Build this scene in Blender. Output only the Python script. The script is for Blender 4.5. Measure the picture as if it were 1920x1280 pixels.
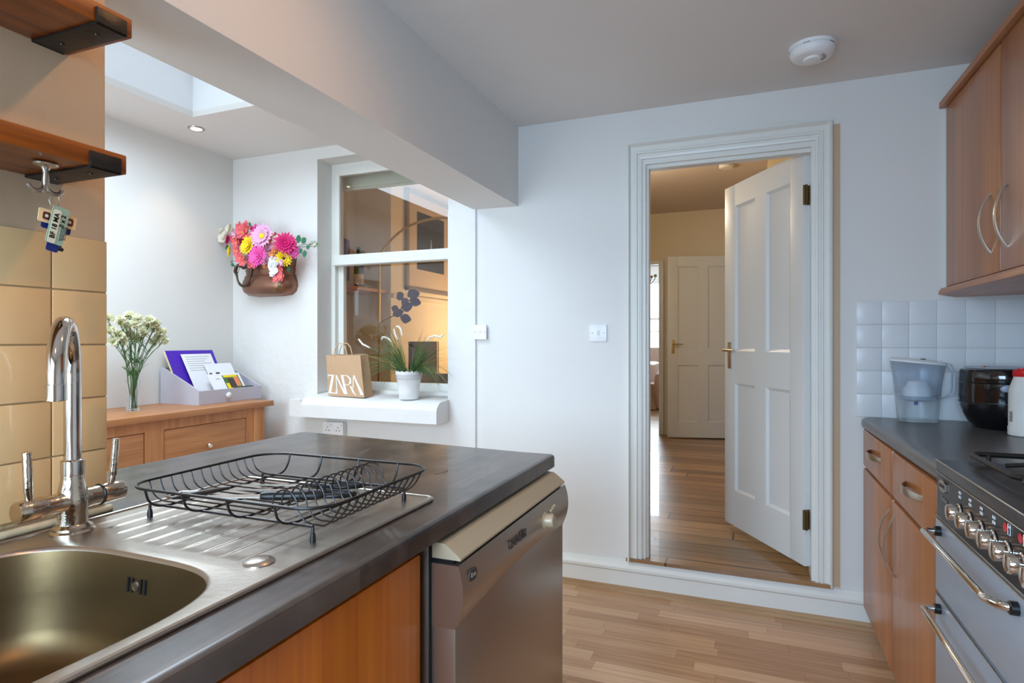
import bpy, bmesh, math, random
from mathutils import Vector, Matrix
random.seed(7)
PI = math.pi
for o in list(bpy.data.objects):
    bpy.data.objects.remove(o, do_unlink=True)
S = bpy.context.scene
COL = S.collection

# ------------------------------------------------------------------ camera
YAW = math.radians(21.65)
cam_d = bpy.data.cameras.new('camera')
cam_d.sensor_fit = 'HORIZONTAL'; cam_d.sensor_width = 36.0
cam_d.lens = 1128.0 / 1920.0 * 36.0
cam_d.clip_start = 0.02; cam_d.clip_end = 100
cam = bpy.data.objects.new('camera', cam_d); COL.objects.link(cam)
cam.location = (0, 0, 1.24); cam.rotation_euler = (PI / 2, 0, YAW)
S.camera = cam

# ------------------------------------------------------------------ world and view
w = bpy.data.worlds.new('sky'); S.world = w; w.use_nodes = True
wn = w.node_tree.nodes; wl = w.node_tree.links
bg = wn['Background']; bg.inputs[0].default_value = (0.72, 0.86, 1.0, 1); bg.inputs[1].default_value = 3.2
S.view_settings.view_transform = 'Standard'; S.view_settings.look = 'None'
S.view_settings.gamma = 1.0; S.view_settings.exposure = 0.0
S.view_settings.use_curve_mapping = False

def area(name, loc, rot, sx, sy, power, color, spread=180):
    l = bpy.data.lights.new(name, 'AREA'); l.shape = 'RECTANGLE'; l.size = sx; l.size_y = sy
    l.energy = power; l.color = color
    l.spread = math.radians(spread)
    o = bpy.data.objects.new(name, l); COL.objects.link(o); o.location = loc; o.rotation_euler = rot
    return o
def spot(name, loc, target, power, color, angle=110, blend=.8, rad=.03):
    l = bpy.data.lights.new(name, 'SPOT'); l.energy = power; l.color = color
    l.spot_size = math.radians(angle); l.spot_blend = blend; l.shadow_soft_size = rad
    o = bpy.data.objects.new(name, l); COL.objects.link(o); o.location = loc
    d = Vector(target) - Vector(loc); o.rotation_euler = d.to_track_quat('-Z', 'Y').to_euler()
    return o
def point(name, loc, power, color, rad=.05):
    l = bpy.data.lights.new(name, 'POINT'); l.energy = power; l.color = color; l.shadow_soft_size = rad
    o = bpy.data.objects.new(name, l); COL.objects.link(o); o.location = loc
    return o
ZSKY = 2.436
DAY = (0.74, 0.88, 1.0); WARM = (1.0, 0.50, 0.18); WARM2 = (1.0, 0.72, 0.45)
area('skylight_daylight', (-2.267, 1.62, ZSKY), (0, 0, 0), .90, 1.38, 36, (.70, .86, 1.0), 170)
area('rear_kitchen_fill', (-.45, -1.17, 1.45), (PI / 2 - .42, 0, 0), 1.2, 1.1, 43, (.47, .72, 1.0), 130)  # added cool fill behind the camera, placed and tilted for the back wall
area('rear_extension_fill', (-2.3, -1.17, 1.1), (PI / 2 - .2, 0, 0), 1.2, 2.0, 34, (.62, .84, 1.0), 150)  # added daylight fill at an unseen door opening behind the camera
area('living_window_daylight', (-1.6, 12.0, 1.7), (-PI / 2, 0, 0), 1.7, 1.6, 130, DAY)
spot('kitchen_downlight_lamp', (-.35, 1.15, 2.36), (-1.0, .7, 0.9), 13, WARM, 168, .7, rad=.03)
spot('kitchen_downlight_near_lamp', (-.30, -.25, 2.36), (-.9, .2, 0.9), 21, WARM, 140, 1.0, rad=.03)
spot('extension_downlight_lamp', (-2.88, 2.475, 2.41), (-3.12, 2.5, 0.6), 5, WARM2, 80)
point('hall_lamp', (-.95, 4.7, 2.35), 21, (1.0, .84, .62))
point('dining_lamp', (-2.1, 5.2, 1.35), 22, (1.0, .70, .40))

# ------------------------------------------------------------------ materials
def newmat(name):
    m = bpy.data.materials.new(name); m.use_nodes = True
    return m, m.node_tree.nodes, m.node_tree.links, m.node_tree.nodes['Principled BSDF']
def srgb(r, g, b):
    f = lambda c: (c / 255 / 12.92) if c / 255 <= .04045 else ((c / 255 + .055) / 1.055) ** 2.4
    return (f(r), f(g), f(b), 1)
def plain(name, col, rough=.5, metal=0, bump=0, bscale=40, spec=None, coat=0, trans=0, ior=1.45, emit=None, es=0, alpha=1, var=0, vscale=6, sub=0):
    if 'petal' in name: sub = .35
    m, n, l, p = newmat(name)
    p.inputs['Base Color'].default_value = col; p.inputs['Roughness'].default_value = rough
    p.inputs['Metallic'].default_value = metal; p.inputs['IOR'].default_value = ior
    if spec is not None: p.inputs['Specular IOR Level'].default_value = spec
    p.inputs['Coat Weight'].default_value = coat; p.inputs['Coat Roughness'].default_value = .08
    p.inputs['Transmission Weight'].default_value = trans
    p.inputs['Alpha'].default_value = alpha
    if sub: p.inputs['Subsurface Weight'].default_value = sub; p.inputs['Subsurface Scale'].default_value = .02; p.inputs['Subsurface Radius'].default_value = (1, .9, .7)
    if emit: p.inputs['Emission Color'].default_value = emit; p.inputs['Emission Strength'].default_value = es
    tc = n.new('ShaderNodeTexCoord')
    if bump:
        t = n.new('ShaderNodeTexNoise'); t.inputs['Scale'].default_value = bscale; t.inputs['Detail'].default_value = 4
        b = n.new('ShaderNodeBump'); b.inputs['Strength'].default_value = bump; b.inputs['Distance'].default_value = .01
        l.new(tc.outputs['Object'], t.inputs['Vector']); l.new(t.outputs['Fac'], b.inputs['Height']); l.new(b.outputs['Normal'], p.inputs['Normal'])
    if var:
        t = n.new('ShaderNodeTexNoise'); t.inputs['Scale'].default_value = vscale; t.inputs['Detail'].default_value = 5
        r = n.new('ShaderNodeMix'); r.data_type = 'RGBA'
        r.inputs['A'].default_value = col; r.inputs['B'].default_value = (col[0] * (1 - var), col[1] * (1 - var), col[2] * (1 - var), 1)
        l.new(tc.outputs['Object'], t.inputs['Vector']); l.new(t.outputs['Fac'], r.inputs['Factor']); l.new(r.outputs['Result'], p.inputs['Base Color'])
    return m
def wood(name, c1, c2, axis='z', rough=.4, fine=60, along=2.0, coat=0, bump=.05, c3=None):
    m, n, l, p = newmat(name)
    tc = n.new('ShaderNodeTexCoord'); mp = n.new('ShaderNodeMapping')
    sc = [fine, fine, fine]; sc['xyz'.index(axis)] = along
    mp.inputs['Scale'].default_value = sc
    t = n.new('ShaderNodeTexNoise'); t.inputs['Scale'].default_value = 1; t.inputs['Detail'].default_value = 6; t.inputs['Roughness'].default_value = .6; t.inputs['Distortion'].default_value = .3
    r = n.new('ShaderNodeValToRGB'); r.color_ramp.elements[0].position = .3; r.color_ramp.elements[0].color = c1
    r.color_ramp.elements[1].position = .7; r.color_ramp.elements[1].color = c2
    l.new(tc.outputs['Object'], mp.inputs['Vector']); l.new(mp.outputs[0], t.inputs['Vector']); l.new(t.outputs['Fac'], r.inputs['Fac'])
    t2 = n.new('ShaderNodeTexNoise'); mp2 = n.new('ShaderNodeMapping'); sc2 = [s / 8 for s in sc]; sc2['xyz'.index(axis)] = along / 3
    mp2.inputs['Scale'].default_value = sc2; t2.inputs['Scale'].default_value = 1; t2.inputs['Detail'].default_value = 3
    l.new(tc.outputs['Object'], mp2.inputs['Vector']); l.new(mp2.outputs[0], t2.inputs['Vector'])
    mx = n.new('ShaderNodeMix'); mx.data_type = 'RGBA'; mx.blend_type = 'MULTIPLY'
    mr = n.new('ShaderNodeMapRange'); mr.inputs['From Min'].default_value = .35; mr.inputs['From Max'].default_value = .65; mr.inputs['To Min'].default_value = .55; mr.inputs['To Max'].default_value = 1.0
    l.new(t2.outputs['Fac'], mr.inputs['Value'])
    cc = n.new('ShaderNodeCombineColor')
    for i in range(3): l.new(mr.outputs[0], cc.inputs[i])
    mx.inputs['Factor'].default_value = .5
    l.new(r.outputs['Color'], mx.inputs['A']); l.new(cc.outputs[0], mx.inputs['B']); l.new(mx.outputs['Result'], p.inputs['Base Color'])
    p.inputs['Roughness'].default_value = rough; p.inputs['Coat Weight'].default_value = coat; p.inputs['Coat Roughness'].default_value = .15
    b = n.new('ShaderNodeBump'); b.inputs['Strength'].default_value = bump; b.inputs['Distance'].default_value = .004
    l.new(t.outputs['Fac'], b.inputs['Height']); l.new(b.outputs['Normal'], p.inputs['Normal'])
    return m
def planks(name, cols, wdt, lng, along='x', rough=.35, seam=.03, seamcol=(.05, .03, .02, 1), rowvar=0.0, bump=.25, grain=90, wear=None, coat=0, contrast=.55, seamf=.65):
    """strips running along an axis, random shade per board"""
    m, n, l, p = newmat(name)
    tc = n.new('ShaderNodeTexCoord'); sp = n.new('ShaderNodeSeparateXYZ'); l.new(tc.outputs['Object'], sp.inputs[0])
    A, B = (0, 1) if along == 'x' else (1, 0)
    def M(op, a, b=None, c=None):
        q = n.new('ShaderNodeMath'); q.operation = op
        for i, v in enumerate((a, b, c)):
            if v is None: continue
            if isinstance(v, (int, float)): q.inputs[i].default_value = v
            else: l.new(v, q.inputs[i])
        return q.outputs[0]
    u = M('ADD', sp.outputs[A], 50.0); v = M('ADD', sp.outputs[B], 50.0)
    vr = M('DIVIDE', v, wdt); row = M('FLOOR', vr)
    wnz = n.new('ShaderNodeTexWhiteNoise'); wnz.noise_dimensions = '1D'; l.new(row, wnz.inputs['W'])
    ur = M('DIVIDE', M('ADD', u, M('MULTIPLY', wnz.outputs['Value'], lng * 3.1)), lng); colm = M('FLOOR', ur)
    cb = n.new('ShaderNodeCombineXYZ'); l.new(row, cb.inputs[0]); l.new(colm, cb.inputs[1])
    w2 = n.new('ShaderNodeTexWhiteNoise'); w2.noise_dimensions = '3D'; l.new(cb.outputs[0], w2.inputs['Vector'])
    # grain
    mp = n.new('ShaderNodeMapping'); mp.inputs['Scale'].default_value = (2.2, grain, 1) if along == 'x' else (grain, 2.2, 1)
    vm = n.new('ShaderNodeVectorMath'); vm.operation = 'ADD'
    sc = n.new('ShaderNodeVectorMath'); sc.operation = 'SCALE'; sc.inputs['Scale'].default_value = 7
    l.new(w2.outputs['Color'], sc.inputs[0]); l.new(tc.outputs['Object'], vm.inputs[0]); l.new(sc.outputs[0], vm.inputs[1]); l.new(vm.outputs[0], mp.inputs['Vector'])
    g = n.new('ShaderNodeTexNoise'); g.inputs['Scale'].default_value = 1; g.inputs['Detail'].default_value = 5; g.inputs['Distortion'].default_value = .6; l.new(mp.outputs[0], g.inputs['Vector'])
    fac = M('ADD', M('MULTIPLY', w2.outputs['Value'], contrast), M('MULTIPLY', M('SUBTRACT', g.outputs['Fac'], .5), .9))
    fac = M('ADD', fac, .5 - contrast / 2)
    r = n.new('ShaderNodeValToRGB'); els = r.color_ramp.elements
    els[0].color = cols[0]; els[0].position = .1; els[1].color = cols[-1]; els[1].position = .95
    for i, c in enumerate(cols[1:-1]):
        e = els.new(.1 + .85 * (i + 1) / (len(cols) - 1)); e.color = c
    l.new(fac, r.inputs['Fac'])
    fv = M('FRACT', vr); s1 = M('LESS_THAN', fv, seam); fu = M('FRACT', ur); s2 = M('LESS_THAN', fu, seam * wdt / lng)
    sm = M('MAXIMUM', s1, s2)
    mx = n.new('ShaderNodeMix'); mx.data_type = 'RGBA'; l.new(M('MULTIPLY', sm, seamf), mx.inputs['Factor']); l.new(r.outputs['Color'], mx.inputs['A']); mx.inputs['B'].default_value = seamcol
    out = mx.outputs['Result']
    if wear:
        tw = n.new('ShaderNodeTexNoise'); tw.inputs['Scale'].default_value = wear[1]; tw.inputs['Detail'].default_value = 6; l.new(tc.outputs['Object'], tw.inputs['Vector'])
        rr = n.new('ShaderNodeMapRange'); rr.inputs['From Min'].default_value = .45; rr.inputs['From Max'].default_value = .7; rr.inputs['To Max'].default_value = wear[2]; l.new(tw.outputs['Fac'], rr.inputs['Value'])
        m2 = n.new('ShaderNodeMix'); m2.data_type = 'RGBA'; l.new(rr.outputs[0], m2.inputs['Factor']); l.new(out, m2.inputs['A']); m2.inputs['B'].default_value = wear[0]; out = m2.outputs['Result']
    l.new(out, p.inputs['Base Color']); p.inputs['Roughness'].default_value = rough
    p.inputs['Coat Weight'].default_value = coat
    b = n.new('ShaderNodeBump'); b.inputs['Strength'].default_value = bump; b.inputs['Distance'].default_value = .002
    l.new(M('SUBTRACT', M('MULTIPLY', g.outputs['Fac'], .5), sm), b.inputs['Height']); l.new(b.outputs['Normal'], p.inputs['Normal'])
    return m

MT = {}
MT['wall'] = plain('white_wall_paint', srgb(226, 225, 222), .75, bump=.12, bscale=9, var=.04, vscale=3)
MT['wall_rough'] = plain('rough_white_masonry_paint', srgb(228, 227, 225), .7, bump=.5, bscale=14, var=.04, vscale=5)
MT['ceil'] = plain('ceiling_paint', srgb(226, 223, 220), .8, bump=.05, bscale=6)
MT['cream_wall'] = plain('cream_wall_paint', srgb(228, 214, 186), .75, bump=.1, bscale=9)
MT['pink_ceil'] = plain('warm_ceiling_paint', srgb(214, 200, 190), .8)
MT['gloss'] = plain('white_gloss_paint', srgb(228, 228, 222), .35, bump=.08, bscale=18, var=.05, vscale=8)
MT['door'] = plain('white_door_paint', srgb(224, 227, 226), .38, bump=.06, bscale=14, var=.04, vscale=4)
MT['left_paint'] = plain('cream_kitchen_paint', srgb(206, 176, 142), .6, bump=.12, bscale=22, var=.04, vscale=8)
MT['left_tile'] = plain('cream_glazed_tile', srgb(224, 182, 128), .32, bump=.25, bscale=9, coat=.3, var=.05, vscale=6)
MT['left_grout'] = plain('tan_grout', srgb(176, 150, 110), .9, bump=.3, bscale=80)
MT['white_tile'] = plain('white_glazed_tile', srgb(222, 224, 226), .28, bump=.12, bscale=7)
MT['grout'] = plain('white_grout', srgb(206, 205, 200), .85, bump=.3, bscale=90)
MT['oak_floor'] = planks('oak_strip_floor', [srgb(156, 114, 80), srgb(184, 142, 106), srgb(198, 158, 122), srgb(214, 176, 140)], .068, .46, 'x', .33, .025, srgb(110, 78, 50), bump=.12, grain=70)
MT['hall_floor'] = planks('old_pine_boards', [srgb(112, 80, 50), srgb(156, 116, 76), srgb(184, 144, 100), srgb(200, 162, 116)], .135, 2.9, 'x', .34, .07, srgb(40, 24, 14), bump=.6, grain=36, wear=(srgb(120, 110, 90), 3.0, .5), coat=.3, seamf=.9)
MT['island_top'] = planks('dark_walnut_laminate', [srgb(40, 32, 28), srgb(58, 48, 41), srgb(76, 63, 54), srgb(92, 77, 66)], .045, .6, 'y', .3, .0, bump=.12, grain=130, coat=.15, wear=(srgb(126, 112, 104), 14, .25))
MT['slate_top'] = plain('dark_slate_laminate', srgb(104, 102, 100), .28, bump=.05, bscale=60, var=.25, vscale=12)
MT['beech'] = wood('beech_veneer', srgb(168, 106, 62), srgb(192, 130, 82), 'z', .34, 55, 1.3, coat=.15, bump=.03)
MT['beech_h'] = wood('beech_edge_veneer', srgb(172, 112, 72), srgb(198, 138, 96), 'y', .35, 55, 1.3, bump=.03)
MT['oak'] = wood('oak_sideboard_wood', srgb(176, 112, 66), srgb(206, 146, 94), 'y', .42, 40, 2.0, bump=.06)
MT['oak_v'] = wood('oak_sideboard_upright_wood', srgb(176, 112, 66), srgb(206, 146, 94), 'z', .42, 40, 2.0, bump=.06)
MT['shelf'] = wood('stained_pine_shelf', srgb(106, 50, 6), srgb(174, 94, 16), 'y', .38, 42, 1.8, coat=.2, bump=.12)
MT['iron'] = plain('black_iron', srgb(40, 37, 34), .42, .4, bump=.1, bscale=60)
MT['nickel'] = plain('brushed_nickel', srgb(196, 190, 178), .28, 1)
MT['chrome'] = plain('chrome', srgb(214, 208, 200), .09, 1, bump=.02, bscale=30)
MT['chromeworn'] = plain('water_spotted_chrome', srgb(206, 194, 178), .14, 1, bump=.12, bscale=90)
MT['steel'] = plain('stainless_steel', srgb(180, 170, 158), .33, .92, bump=.04, bscale=120, var=.12, vscale=20)
MT['bowlsteel'] = plain('warm_reflection_steel', srgb(118, 96, 66), .42, .95, bump=.02, bscale=60, var=.15, vscale=14)  # sink steel with the bowl's dark warm reflections put into its colour
MT['dwsteel'] = plain('silver_appliance_finish', srgb(168, 156, 142), .30, .85, bump=.01, bscale=30)
MT['dwplastic'] = plain('champagne_plastic', srgb(190, 176, 148), .4, .2)
MT['ovensteel'] = plain('oven_door_steel', srgb(178, 192, 208), .36, .45, bump=.03, bscale=20, var=.08, vscale=9)
MT['black'] = plain('black_plastic', srgb(22, 22, 23), .35)
MT['blackgloss'] = plain('black_gloss', srgb(14, 15, 18), .08, coat=.6)
MT['panel'] = plain('charcoal_enamel', srgb(30, 36, 43), .16, spec=.35)
MT['hob'] = plain('hob_enamel', srgb(66, 66, 66), .3, .3)
MT['hobpan'] = plain('burnt_brown_enamel', srgb(46, 34, 24), .35, .2)
MT['dark'] = plain('dark_void', srgb(12, 10, 9), .9)
MT['wire'] = plain('black_coated_wire', srgb(28, 22, 19), .35)
MT['white'] = plain('white_plastic', srgb(236, 238, 240), .3)
MT['offwhite'] = plain('offwhite_plastic', srgb(224, 222, 214), .4)
MT['smudge'] = plain('grey_plastic', srgb(120, 120, 120), .5)
MT['glass'] = plain('window_glass', (1, 1, 1, 1), .0, trans=1, ior=1.5)
MT['vase'] = plain('vase_glass', (.95, .98, .96, 1), .0, trans=1, ior=1.45)
MT['water'] = plain('vase_water', (.8, .92, .78, 1), .0, trans=1, ior=1.33)
MT['jug'] = plain('blue_tinted_clear_plastic', (.78, .86, .95, 1), .06, trans=.86, ior=1.3, alpha=.62)
MT['jugclear'] = plain('clear_plastic', (.86, .92, .95, 1), .05, trans=.9, ior=1.25, alpha=.5)
MT['funnel'] = plain('frosted_blue_plastic', srgb(190, 205, 228), .3, trans=.3, alpha=.7)
MT['red'] = plain('red_plastic', srgb(214, 26, 32), .35)
MT['bottle'] = plain('white_bottle_plastic', srgb(226, 224, 218), .4, bump=.03)
MT['blue'] = plain('blue_plastic', srgb(46, 62, 150), .4)
MT['lilac'] = plain('lilac_grey_paint', srgb(186, 184, 196), .5, bump=.05)
MT['purple'] = plain('purple_card', srgb(78, 40, 176), .4)
MT['yellowpaper'] = plain('cream_paper_edges', srgb(228, 214, 170), .8)
MT['paper'] = plain('white_paper', srgb(232, 232, 236), .7)
MT['ink'] = plain('grey_ink', srgb(150, 148, 150), .8)
MT['ink2'] = plain('dark_ink', srgb(70, 64, 66), .8)
MT['kraft'] = plain('kraft_paper', srgb(196, 160, 126), .8, bump=.3, bscale=12, var=.06)
MT['kraft2'] = plain('twisted_paper_cord', srgb(214, 184, 150), .8)
MT['pot'] = plain('white_enamel_pot', srgb(232, 234, 236), .3)
MT['lace'] = plain('pierced_lace_shadow', srgb(150, 152, 158), .6)
MT['blade'] = plain('grass_blade', srgb(86, 128, 72), .5, var=.3, vscale=30)
MT['blade2'] = plain('pale_grass_blade', srgb(150, 162, 96), .5)
MT['spike'] = plain('white_flower_spike', srgb(238, 236, 226), .8, bump=.5, bscale=300)
MT['copper'] = plain('aged_copper', srgb(160, 118, 98), .36, .85, bump=.25, bscale=30, var=.35, vscale=18)
MT['copperdark'] = plain('dark_bronze', srgb(86, 72, 62), .35, .8, bump=.3, bscale=60)
MT['stem'] = plain('green_stem', srgb(74, 112, 60), .55, var=.25, vscale=20)
MT['leaf'] = plain('dark_green_leaf', srgb(44, 104, 72), .45)
MT['wornpatch'] = plain('worn_brown_laminate', srgb(118, 94, 78), .5, var=.3, vscale=60)
MT['strip'] = wood('raw_pine_strip', srgb(176, 138, 100), srgb(204, 170, 130), 'x', .7, 40, 2)
MT['amber'] = wood('warm_lit_beech', srgb(200, 96, 2), srgb(226, 124, 16), 'z', .3, 55, 1.3, coat=.3, bump=.03)  # cabinet beech again, with the close lamp's orange put into its colour
MT['carn'] = plain('cream_carnation_petal', srgb(252, 250, 218), .7, bump=.3, bscale=200)
MT['sepal'] = plain('green_sepal', srgb(120, 152, 70), .6)
MT['pinkpale'] = plain('pale_pink_petal', srgb(232, 172, 208), .6)
MT['pink'] = plain('bright_pink_petal', srgb(232, 84, 170), .6)
MT['magenta'] = plain('magenta_petal', srgb(206, 20, 104), .6)
MT['coral'] = plain('coral_petal', srgb(236, 106, 116), .6)
MT['yellow'] = plain('yellow_petal', srgb(248, 214, 26), .6)
MT['ivory'] = plain('ivory_petal', srgb(240, 228, 206), .6)
MT['whitepetal'] = plain('white_petal', srgb(240, 242, 244), .6)
MT['orangepetal'] = plain('dusty_orange_petal', srgb(226, 140, 96), .6)
MT['gold'] = plain('soft_brass', srgb(196, 168, 110), .3, .9)
MT['brass'] = plain('aged_brass_hinge', srgb(120, 104, 74), .4, .8)
MT['print'] = plain('dark_framed_print', srgb(42, 46, 50), .3)
MT['mountb'] = plain('cream_mount_board', srgb(206, 186, 158), .7)
MT['frame'] = plain('silver_grey_frame', srgb(150, 140, 128), .3, .5)
MT['violet'] = plain('violet_leaf', srgb(66, 44, 86), .6)
MT['sofa'] = plain('blush_leather', srgb(196, 170, 156), .45, bump=.4, bscale=10)
MT['sofadk'] = plain('brown_upholstery', srgb(150, 112, 88), .6)
MT['chair'] = plain('grey_upholstery', srgb(120, 108, 98), .8)
MT['blind'] = plain('cream_blind_fabric', srgb(218, 220, 200), .8)
MT['lampglow'] = plain('lit_bulb', (1, .9, .7, 1), .4, emit=(1, .88, .66, 1), es=9)
MT['stone'] = plain('pale_stone', srgb(196, 176, 146), .6, bump=.3)
MT['grass'] = plain('garden_hedge', srgb(90, 120, 70), .9, bump=.8, bscale=12)
MT['tagwhite'] = plain('key_tag_label', srgb(214, 212, 186), .5)
MT['taggreen'] = plain('pale_green_tag', srgb(150, 172, 148), .4)
MT['navy'] = plain('navy_plastic', srgb(28, 44, 108), .4)
MT['keycream'] = plain('cream_plastic_card', srgb(232, 200, 150), .4)
MT['emblem'] = plain('dark_red_emblem', srgb(96, 40, 36), .5)
MT['greycord'] = plain('bead_chain', srgb(200, 190, 170), .4)
MT['seal'] = plain('white_sealant', srgb(206, 186, 150), .5, bump=.4, bscale=30)

# ------------------------------------------------------------------ mesh helpers
class MB:
    def __init__(s): s.v = []; s.f = []; s.mi = []; s.m = 0
    def add(s, vs, fs):
        b = len(s.v); s.v += [tuple(v) for v in vs]
        for f in fs: s.f.append([b + i for i in f]); s.mi.append(s.m)
        return s
    def box(s, x0, x1, y0, y1, z0, z1, b=0):
        if x0 > x1: x0, x1 = x1, x0
        if y0 > y1: y0, y1 = y1, y0
        if z0 > z1: z0, z1 = z1, z0
        if b <= 0:
            vs = [(x, y, z) for z in (z0, z1) for y in (y0, y1) for x in (x0, x1)]
            return s.add(vs, [(0, 2, 3, 1), (4, 5, 7, 6), (0, 1, 5, 4), (2, 6, 7, 3), (0, 4, 6, 2), (1, 3, 7, 5)])
        b = min(b, (x1 - x0) * .49, (y1 - y0) * .49, (z1 - z0) * .49)
        bm = bmesh.new(); bmesh.ops.create_cube(bm, size=1)
        for v in bm.verts:
            v.co = Vector(((x0 + x1) / 2 + v.co.x * (x1 - x0), (y0 + y1) / 2 + v.co.y * (y1 - y0), (z0 + z1) / 2 + v.co.z * (z1 - z0)))
        bmesh.ops.bevel(bm, geom=bm.edges[:], offset=b, segments=2, affect='EDGES', profile=.6)
        bm.verts.index_update()
        s.add([v.co[:] for v in bm.verts], [[v.index for v in f.verts] for f in bm.faces]); bm.free()
        return s
    def tube(s, pts, r, seg=8, closed=False, cap=True, flat=None):
        pts = [Vector(p) for p in pts]; n = len(pts)
        rs = r if isinstance(r, (list, tuple)) else [r] * n
        vs = []; fs = []; prev = None
        for i, p in enumerate(pts):
            if closed: t = pts[(i + 1) % n] - pts[i - 1]
            else: t = pts[min(i + 1, n - 1)] - pts[max(i - 1, 0)]
            t = t.normalized() if t.length > 1e-9 else Vector((0, 0, 1))
            if prev is None:
                a = Vector((0, 0, 1)) if abs(t.z) < .9 else Vector((1, 0, 0))
                u = t.cross(a).normalized()
            else:
                u = (prev - t * prev.dot(t))
                u = u.normalized() if u.length > 1e-6 else t.orthogonal().normalized()
            prev = u; v = t.cross(u)
            for k in range(seg):
                a = 2 * PI * k / seg
                q = u * math.cos(a) * rs[i] + v * math.sin(a) * rs[i] * (flat if flat else 1)
                vs.append(p + q)
        m = n if closed else n - 1
        for i in range(m):
            j = (i + 1) % n
            for k in range(seg):
                k2 = (k + 1) % seg
                fs.append((i * seg + k, i * seg + k2, j * seg + k2, j * seg + k))
        if cap and not closed:
            fs.append(tuple(range(seg))[::-1]); fs.append(tuple((n - 1) * seg + k for k in range(seg)))
        return s.add(vs, fs)
    def lathe(s, prof, c, axis=(0, 0, 1), seg=32, sx=1, sy=1, cap=True):
        ax = Vector(axis).normalized(); q = Vector((0, 0, 1)).rotation_difference(ax); c = Vector(c)
        vs = []; fs = []
        for (r, h) in prof:
            for k in range(seg):
                a = 2 * PI * k / seg
                vs.append(c + q @ Vector((r * math.cos(a) * sx, r * math.sin(a) * sy, h)))
        n = len(prof)
        for i in range(n - 1):
            for k in range(seg):
                k2 = (k + 1) % seg
                fs.append((i * seg + k, i * seg + k2, (i + 1) * seg + k2, (i + 1) * seg + k))
        if cap:
            if prof[0][0] > 1e-6: fs.append(tuple(range(seg))[::-1])
            if prof[-1][0] > 1e-6: fs.append(tuple((n - 1) * seg + k for k in range(seg)))
        return s.add(vs, fs)
    def loft(s, rings, closed=True, caps=(False, False)):
        n = len(rings[0]); vs = [p for r in rings for p in r]; fs = []
        for i in range(len(rings) - 1):
            for k in range(n if closed else n - 1):
                k2 = (k + 1) % n
                fs.append((i * n + k, i * n + k2, (i + 1) * n + k2, (i + 1) * n + k))
        if caps[0]: fs.append(tuple(range(n))[::-1])
        if caps[1]: fs.append(tuple((len(rings) - 1) * n + k for k in range(n)))
        return s.add(vs, fs)
    def prism(s, poly, h0, h1, axis='z', b=0):
        """poly list of (a,b): z:(x,y)  y:(x,z)  x:(y,z)"""
        def P(a, c, h): return {'z': (a, c, h), 'y': (a, h, c), 'x': (h, a, c)}[axis]
        n = len(poly)
        vs = [P(a, c, h0) for a, c in poly] + [P(a, c, h1) for a, c in poly]
        fs = [tuple(range(n))[::-1], tuple(range(n, 2 * n))] + [(i, (i + 1) % n, n + (i + 1) % n, n + i) for i in range(n)]
        return s.add(vs, fs)
    def grid(s, fn, nu, nv):
        vs = [fn(i / nu, j / nv) for j in range(nv + 1) for i in range(nu + 1)]
        fs = [(j * (nu + 1) + i, j * (nu + 1) + i + 1, (j + 1) * (nu + 1) + i + 1, (j + 1) * (nu + 1) + i) for j in range(nv) for i in range(nu)]
        return s.add(vs, fs)
    def xf(s, M, start=0):
        s.v[start:] = [tuple(M @ Vector(v)) for v in s.v[start:]]; return s
BASE = {}
def obj(name, mb, mats, parent=None, local=False, smooth=40, weld=False):
    me = bpy.data.meshes.new(name)
    off = Vector((0, 0, 0))
    if parent is not None and not local: off = BASE.get(parent.name, Vector((0, 0, 0)))
    me.from_pydata([(v[0] - off.x, v[1] - off.y, v[2] - off.z) for v in mb.v], [], mb.f)
    if not isinstance(mats, (list, tuple)): mats = [mats]
    for m in mats: me.materials.append(MT[m] if isinstance(m, str) else m)
    for p, i in zip(me.polygons, mb.mi): p.material_index = min(i, len(mats) - 1)
    bm = bmesh.new(); bm.from_mesh(me)
    if weld: bmesh.ops.remove_doubles(bm, verts=bm.verts[:], dist=1e-6)
    bmesh.ops.recalc_face_normals(bm, faces=bm.faces[:])
    if smooth:
        a = math.radians(smooth)
        for f in bm.faces: f.smooth = True
        for e in bm.edges:
            if len(e.link_faces) != 2 or e.calc_face_angle(0) > a: e.smooth = False
    bm.to_mesh(me); bm.free(); me.update()
    o = bpy.data.objects.new(name, me); COL.objects.link(o)
    if parent is not None:
        o.parent = parent; BASE[o.name] = BASE.get(parent.name, Vector((0, 0, 0)))
    return o
def thing(name, label, cat, loc=(0, 0, 0), rotz=0, group=None):
    o = bpy.data.objects.new(name, None); o.empty_display_size = .05; COL.objects.link(o)
    o.location = loc; o.rotation_euler = (0, 0, rotz); BASE[o.name] = Vector(loc)
    o['label'] = label; o['category'] = cat
    if group: o['group'] = group
    return o
def tag(o, label, cat, group=None, kind=None):
    o['label'] = label; o['category'] = cat
    if group: o['group'] = group
    if kind: o['kind'] = kind
    return o
def struct(name, mb, m, smooth=40, parent=None):
    o = obj(name, mb, m, parent, smooth=smooth)
    if parent is None: o['kind'] = 'structure'
    return o
def sroot(name, loc=(0, 0, 0)):
    o = bpy.data.objects.new(name, None); COL.objects.link(o); o.location = loc; BASE[o.name] = Vector(loc); o['kind'] = 'structure'
    return o
def copy_tree(o, parent=None):
    c = o.copy(); COL.objects.link(c)
    if parent is not None: c.parent = parent
    for ch in [x for x in bpy.data.objects if x.parent == o]: copy_tree(ch, c)
    return c
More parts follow.
